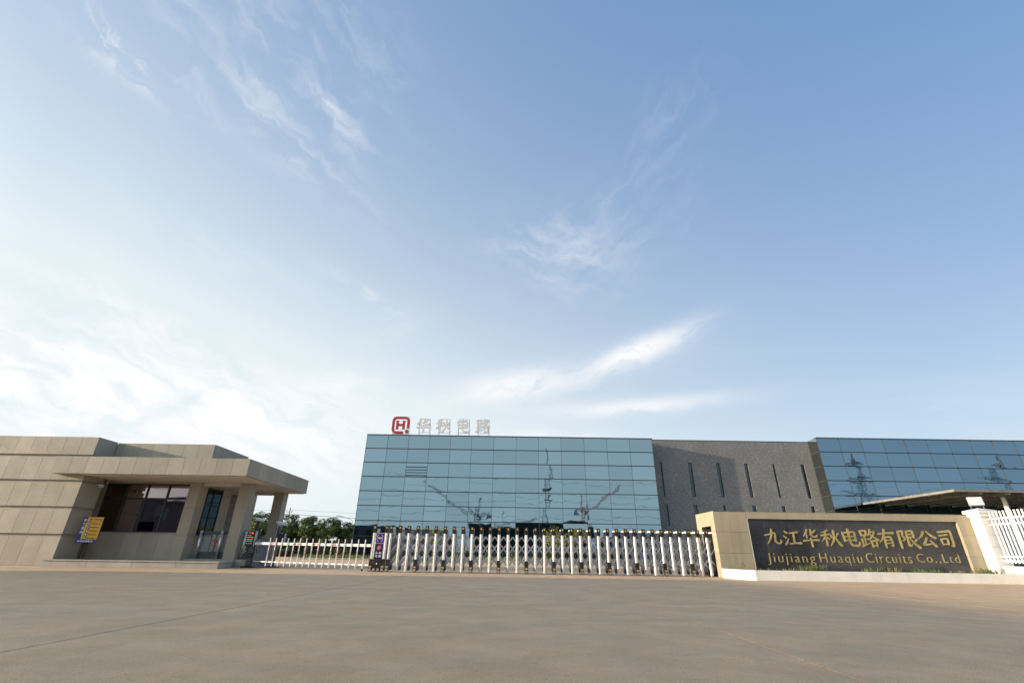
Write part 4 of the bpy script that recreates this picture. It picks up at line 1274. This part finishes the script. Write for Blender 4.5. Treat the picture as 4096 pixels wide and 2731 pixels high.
fn = thing('picket_fence', 'white metal picket fence on a low wall running forward from the pillar', 'fence', (17.26, 14, 0))
box('low_wall', fn, 17.08, 17.46, 9.0, 17.68, 0, .40, 'white_paint', .01)
box('coping', fn, 17.04, 17.50, 9.0, 17.70, .402, .50, 'white_paint', .02)
for z in (.66, .80, 1.84, 2.03):
    box('rail', fn, 17.24, 17.28, 9.0, 17.74, z - .025, z + .025, 'white_metal', .004)
for k in range(66):
    y = 17.62 - .13 * k
    put('picket', box_mesh(.044, .044, 1.68, 'white_metal', .003), fn, (17.26, y, 1.43))

# ================================================================== TREES, HEDGE, SHRUBS
TREE = []
for v in range(4):
    rn = random.Random(100 + v)
    blobs = [(0, 0, 3.4, 1.15)]
    for k in range(28):
        a = rn.uniform(0, 2 * math.pi)
        z = rn.uniform(1.0, 5.3)
        rr = 1.25 * math.sqrt(max(.05, 1 - ((z - 2.9) / 2.6) ** 2))
        blobs.append((math.cos(a) * rr * rn.uniform(.5, 1), math.sin(a) * rr * rn.uniform(.5, 1), z, rn.uniform(.42, .72)))
    crown = cloud_of_leaves(blobs, 8000, .105, 'leaf', 200 + v, .85)
    tr = MB().tube([(0, 0, 0), (.03, .02, 1.2), (0, .05, 2.6), (.05, 0, 4.2)], [.13, .11, .08, .03], 8)
    for k in range(7):
        a = rn.uniform(0, 6.28)
        z = rn.uniform(1.5, 3.2)
        tr.tube([(0, 0, z), (math.cos(a) * .5, math.sin(a) * .5, z + .5), (math.cos(a) * 1.0, math.sin(a) * 1.0, z + 1.1)], [.05, .035, .012], 5)
    TREE.append((crown, tr.mesh('trunk', 'bark')))


def tree(x, y, h, v, label, wid=1.0, group='evergreen trees beyond the barrier'):
    t = thing('tree', label, 'tree', (x, y, 0), group)
    s = h / 5.75
    for nm, me in (('crown', TREE[v][0]), ('trunk', TREE[v][1])):
        o = put(nm, me, t, (x, y, 0))
        o.scale = (s * wid, s * wid, s)
        o.rotation_euler = (0, 0, x * 1.7)
    return t


for k, (x, y, h, wd, lab) in enumerate((
        (-41.9, 76, 5.9, 1.1, 'dark evergreen tree farthest left beyond the barrier, behind the front column'),
        (-39.2, 75, 5.6, 1.0, 'small evergreen tree just right of the front column'),
        (-36.6, 74.5, 6.5, 1.25, 'tallest round evergreen tree between the front and rear columns'),
        (-33.0, 75, 6.1, 1.2, 'round evergreen tree just right of the rear column'),
        (-31.2, 77, 5.5, .95, 'narrow evergreen tree set back, second right of the rear column'),
        (-29.6, 74.5, 5.8, 1.15, 'bushy evergreen tree in the middle of the row right of the columns'),
        (-27.0, 75, 5.85, 1.2, 'wide evergreen tree left of the street lamp'),
        (-25.1, 76.5, 5.2, .95, 'pointed evergreen tree under the street lamp'),
        (-23.3, 75.5, 4.7, 1.0, 'low evergreen tree right beside the glass building corner'),
        (-21.0, 77, 4.6, 1.0, 'low evergreen tree half hidden by the glass building'))):
    tree(x, y, h, k % 4, lab, wd * 1.05)

hb = []
rn = random.Random(77)
for k in range(150):
    hb.append((rn.uniform(-48, -17), 71.5 + rn.uniform(0, 4.5), rn.uniform(.25, .95), rn.uniform(.5, .85)))
hb2 = [(rn.uniform(-62, -14), 84 + rn.uniform(0, 4), rn.uniform(.5, 2.2), rn.uniform(.8, 1.2)) for _ in range(190)]
tag(put('hedge', cloud_of_leaves(hb2, 32000, .16, 'hedge_leaf', 87, .8)), 'tall dark hedge closing the view behind the evergreen trees', 'hedge')
tag(put('hedge', cloud_of_leaves(hb, 34000, .11, 'hedge_leaf', 88, .8)), 'long low dark hedge at the foot of the evergreen trees', 'hedge')


def shrub(x, y, h, r, material, label, seed):
    rn = random.Random(seed)
    t = thing('shrub', label, 'shrub', (x, y, .1), 'shrubs below the glass facade')
    bl = [(rn.uniform(-r, r) * .6, rn.uniform(-r, r) * .6, h * rn.uniform(.45, .85), r * rn.uniform(.4, .65)) for _ in range(9)]
    put('crown', cloud_of_leaves(bl, 1500, .07, material, seed + 1, .9), t, (x, y, .1))
    tr = MB().tube([(0, 0, 0), (.02, 0, h * .5), (0, .02, h * .8)], [.035, .028, .01], 6)
    for _ in range(4):
        a = rn.uniform(0, 6.28)
        tr.tube([(0, 0, h * .3), (math.cos(a) * r * .5, math.sin(a) * r * .5, h * .75)], [.018, .006], 5)
    put('stem', tr.mesh('stem', 'bark'), t, (x, y, .1))


shrub(-7.8, 53.5, 3.3, 1.2, 'leaf_yellow', 'small yellow green tree behind the left half of the gate', 301)
shrub(5.2, 54.0, 3.2, 1.5, 'leaf_yellow', 'wide yellow green shrub behind the middle of the gate', 311)
shrub(7.4, 54.5, 3.4, 1.0, 'leaf_yellow', 'narrow yellow green shrub right of the wide one behind the gate', 321)
shrub(20.2, 55.0, 3.0, 1.2, 'leaf_yellow', 'yellow green shrub in front of the tiled block', 331)
dk = []
for k in range(40):
    dk.append((rn.uniform(-20, 24), rn.uniform(57.4, 58.6), rn.uniform(.3, .8), rn.uniform(.4, .7)))
tag(put('hedge', cloud_of_leaves(dk, 9000, .09, 'hedge_leaf', 99, .8)), 'low dark hedge along the foot of the glass facade', 'hedge')

# ------------------------------------------------------------------ poles and wires beyond
up_ = thing('utility_pole', 'concrete power pole with crossarms rising behind the evergreen trees', 'pole', (-53.4, 120, 0))
put('shaft', MB().tube([(-53.4, 120, 0), (-53.4, 120, 10.4)], [.20, .12], 10).mesh('shaft', 'concrete_pole'), up_)
for z, w_ in ((8.4, 1.25), (9.4, .7)):
    box('crossarm', up_, -53.4 - w_, -53.4 + w_, 119.82, 119.88, z, z + .1, 'pylon_steel')
    for s in (-1, 0.6, 1):
        put('insulator', cyl_mesh(.06, .25, 'concrete_pole', 8), up_, (-53.4 + s * w_ * .95, 119.85, z + .22))
sl_ = thing('street_lamp', 'grey street lamp with a curved arm above the evergreen trees', 'lamp', (-28.0, 90, 0))
put('post', MB().tube([(-28.4, 90, 0), (-28.4, 90, 5.9), (-28.9, 90, 6.2), (-30.6, 90, 6.65)], [.08, .06, .045, .035], 8).mesh('post', 'steel'), sl_)
put('lamp_head', MB().slabxz([(-31.5, 6.62), (-30.5, 6.58), (-30.45, 6.72), (-31.3, 6.76)], 89.88, 90.12).mesh('lamp_head', 'steel'), sl_)
for k, (z, dx_) in enumerate(((8.65, -1.2), (8.65, 1.1), (9.65, .66))):
    pts = [(-53.4 + dx_ + 1.9 * s * 3, 120 - s * 1.2, z + .28 - 2.0 * (s / 20) * (1 - s / 20) * 4 * .4 - s * .16) for s in range(21)]
    pts2 = [(-53.4 + dx_ - 1.9 * s * 3, 120 + s * 1.2, z + .28 - 2.0 * (s / 20) * (1 - s / 20) * 4 * .4 + s * .10) for s in range(21)]
    tag(put('power_cable', MB().tube(pts2[::-1] + pts[1:], .022, 5).mesh('power_cable', 'black_plastic')), ('upper left', 'lower right', 'topmost')[k] + ' sagging cable strung from the power pole behind the trees', 'cable', 'cables of the power pole')

# ================================================================== ACROSS THE ROAD: seen mirrored in the glass, and shading the forecourt
def lattice(parent, name, a, b, wa, wb, n_, r_, material):
    """a four-legged lattice between two points"""
    a, b = Vector(a), Vector(b)
    d = (b - a).normalized()
    u = d.cross(Vector((0, 1, 0)))
    if u.length < .05: u = d.cross(Vector((1, 0, 0)))
    u.normalize()
    v = d.cross(u)
    rings = []
    for k in range(n_ + 1):
        t = k / n_
        c = a.lerp(b, t)
        w_ = wa + (wb - wa) * t
        rings.append([c + (u * su + v * sv) * w_ / 2 for su, sv in ((1, 1), (1, -1), (-1, -1), (-1, 1))])
    mb = MB()
    for k in range(n_):
        for q in range(4):
            mb.tube([rings[k][q], rings[k + 1][q]], r_ * .75, 4, False)
            mb.tube([rings[k][q], rings[k + 1][(q + 1) % 4]], r_ * .6, 4, False)
            mb.tube([rings[k + 1][q], rings[k + 1][(q + 1) % 4]], r_ * .6, 4, False)
    return put(name, mb.mesh(name, material), parent)


def pylon(x, y, h, label):
    t = thing('transmission_tower', label, 'tower', (x, y, 0), 'steel towers across the road, seen mirrored in the glass')
    lattice(t, 'legs', (x, y, 0), (x, y, h * .62), 7, 2.4, 7, .14, 'pylon_steel')
    lattice(t, 'mast', (x, y, h * .62), (x, y, h), 2.4, .6, 7, .12, 'pylon_steel')
    for z, w_ in ((.62, 8.5), (.76, 7), (.9, 5.5)):
        lattice(t, 'arm', (x - w_, y, h * z + .6), (x, y, h * z + .6), .3, 1.6, 4, .09, 'pylon_steel')
        lattice(t, 'arm', (x + w_, y, h * z + .6), (x, y, h * z + .6), .3, 1.6, 4, .09, 'pylon_steel')


pylon(168, -110, 47, 'steel transmission tower mirrored in the left of the right glass block')
pylon(238, -110, 48, 'steel transmission tower mirrored at the far right edge of the right glass block')
ms = thing('radio_mast', 'slim steel mast mirrored in the middle of the main glass facade', 'tower', (17, -100, 0))
lattice(ms, 'mast', (17, -100, 0), (17, -100, 34), 2.6, 1.5, 14, .11, 'pylon_steel')
lattice(ms, 'tip', (17, -100, 34), (17, -100, 45), .8, .35, 6, .10, 'pylon_steel')
for z in (23, 27): box('platform', ms, 15.2, 18.8, -101.5, -98.5, z, z + .3, 'pylon_steel')


def cable(a, b, sag, label, r_=.06):
    a, b = Vector(a), Vector(b)
    pts = [a.lerp(b, k / 24) - Vector((0, 0, 4 * sag * (k / 24) * (1 - k / 24))) for k in range(25)]
    tag(put('power_cable', MB().tube(pts, r_, 4).mesh('power_cable', 'pylon_steel')), label, 'cable', 'cables across the road, seen mirrored in the glass')


for k, (ya, za, zb, nm) in enumerate(((-70, 24, 21, 'highest'), (-70, 20, 17.5, 'second highest'), (-70, 16.4, 15.4, 'third'), (-70, 14.4, 13.6, 'lowest'), (-118, 42, 40, 'far upper'), (-118, 36, 35, 'far lower'))):
    cable((-130, ya, za), (250, ya, zb), 4 + k, nm + ' sagging power cable mirrored across the glass facades')


def crane(x, y, h, jx, jz, material, label):
    t = thing('tower_crane', label, 'crane', (x, y, 0), 'tower cranes across the road, seen mirrored in the glass')
    lattice(t, 'mast', (x, y, 0), (x, y, h), 2.0, 2.0, 12, .16, material)
    lattice(t, 'jib', (x, y, h), (x + jx, y, h + jz), 1.6, .8, 12, .14, material)
    lattice(t, 'counter_jib', (x, y, h), (x - jx * .3, y, h + 1), 1.4, 1.2, 4, .14, material)
    lattice(t, 'apex', (x, y, h), (x - jx * .05, y, h + 9), 1.4, .3, 4, .12, material)
    box('counterweight', t, x - abs(jx) * .05 - jx * .28, x + abs(jx) * .05 - jx * .28, y - .8, y + .8, h - 2.2, h - .1, 'concrete_pole')
    box('cab', t, x + 1.1, x + 2.4, y - .7, y + .7, h - 2.4, h - .2, 'plaster')


crane(43, -150, 22, 16, 15, 'crane_red', 'red luffing tower crane mirrored low in the main glass facade')
crane(-20, -150, 21, -26, 15, 'crane_grey', 'grey luffing tower crane mirrored in the left of the main facade')
crane(-6, -210, 20, 24, 6, 'crane_red', 'small red tower crane mirrored low in the middle of the main facade')


def far_block(name, label, x0, x1, y0, y1, h, material, roof='mullion_light', rows=0, cols=0):
    t = thing(name, label, 'building', ((x0 + x1) / 2, (y0 + y1) / 2, 0))
    box('wall', t, x0, x1, y0, y1, 0, h, material)
    box('roof', t, x0 - .3, x1 + .3, y0 - .3, y1 + .3, h + .003, h + .45, roof)
    for i in range(cols):
        for j in range(rows):
            x = x0 + (x1 - x0) * (i + .5) / cols
            z = h * (j + .55) / rows
            w_ = (x1 - x0) / cols * .28
            box('window', t, x - w_, x + w_, y1 - .02, y1 + .04, z - h / rows * .25, z + h / rows * .22, 'dark_glass')
    return t


far_block('workshop_building', 'long dark netted building mirrored along the foot of the main facade', -14, 30, -80, -60, 10.6, 'netting')
far_block('workshop_building', 'dark low works building mirrored in the guardhouse window', -120, -42, -90, -62, 10.0, 'plaster_dark', 'plaster_dark', 2, 14)
far_block('workshop_building', 'red roofed pale building mirrored at the right foot of the main facade', 36, 58, -84, -66, 8.0, 'plaster', 'roof_tile_red', 2, 6)
far_block('workshop_building', 'dark grey flat roofed building mirrored below the crane', 60, 120, -96, -72, 9.0, 'plaster_dark', 'plaster_dark', 2, 10)
# the dormitory left of the forecourt whose long evening shadow covers the foreground
dz_ = 12.0        # height of the roof edge
tt = dz_ / math.tan(SUN_EL)
cxx, cyy = 6.6 + tt * math.sin(SUN_AZ), 15.5 + tt * math.cos(SUN_AZ)
far_block('dormitory_building', 'pale three storey block left of the forecourt that shades the foreground', cxx - 18, cxx, cyy - 19, cyy, dz_ - 0.45, 'plaster', 'plaster', 3, 5)
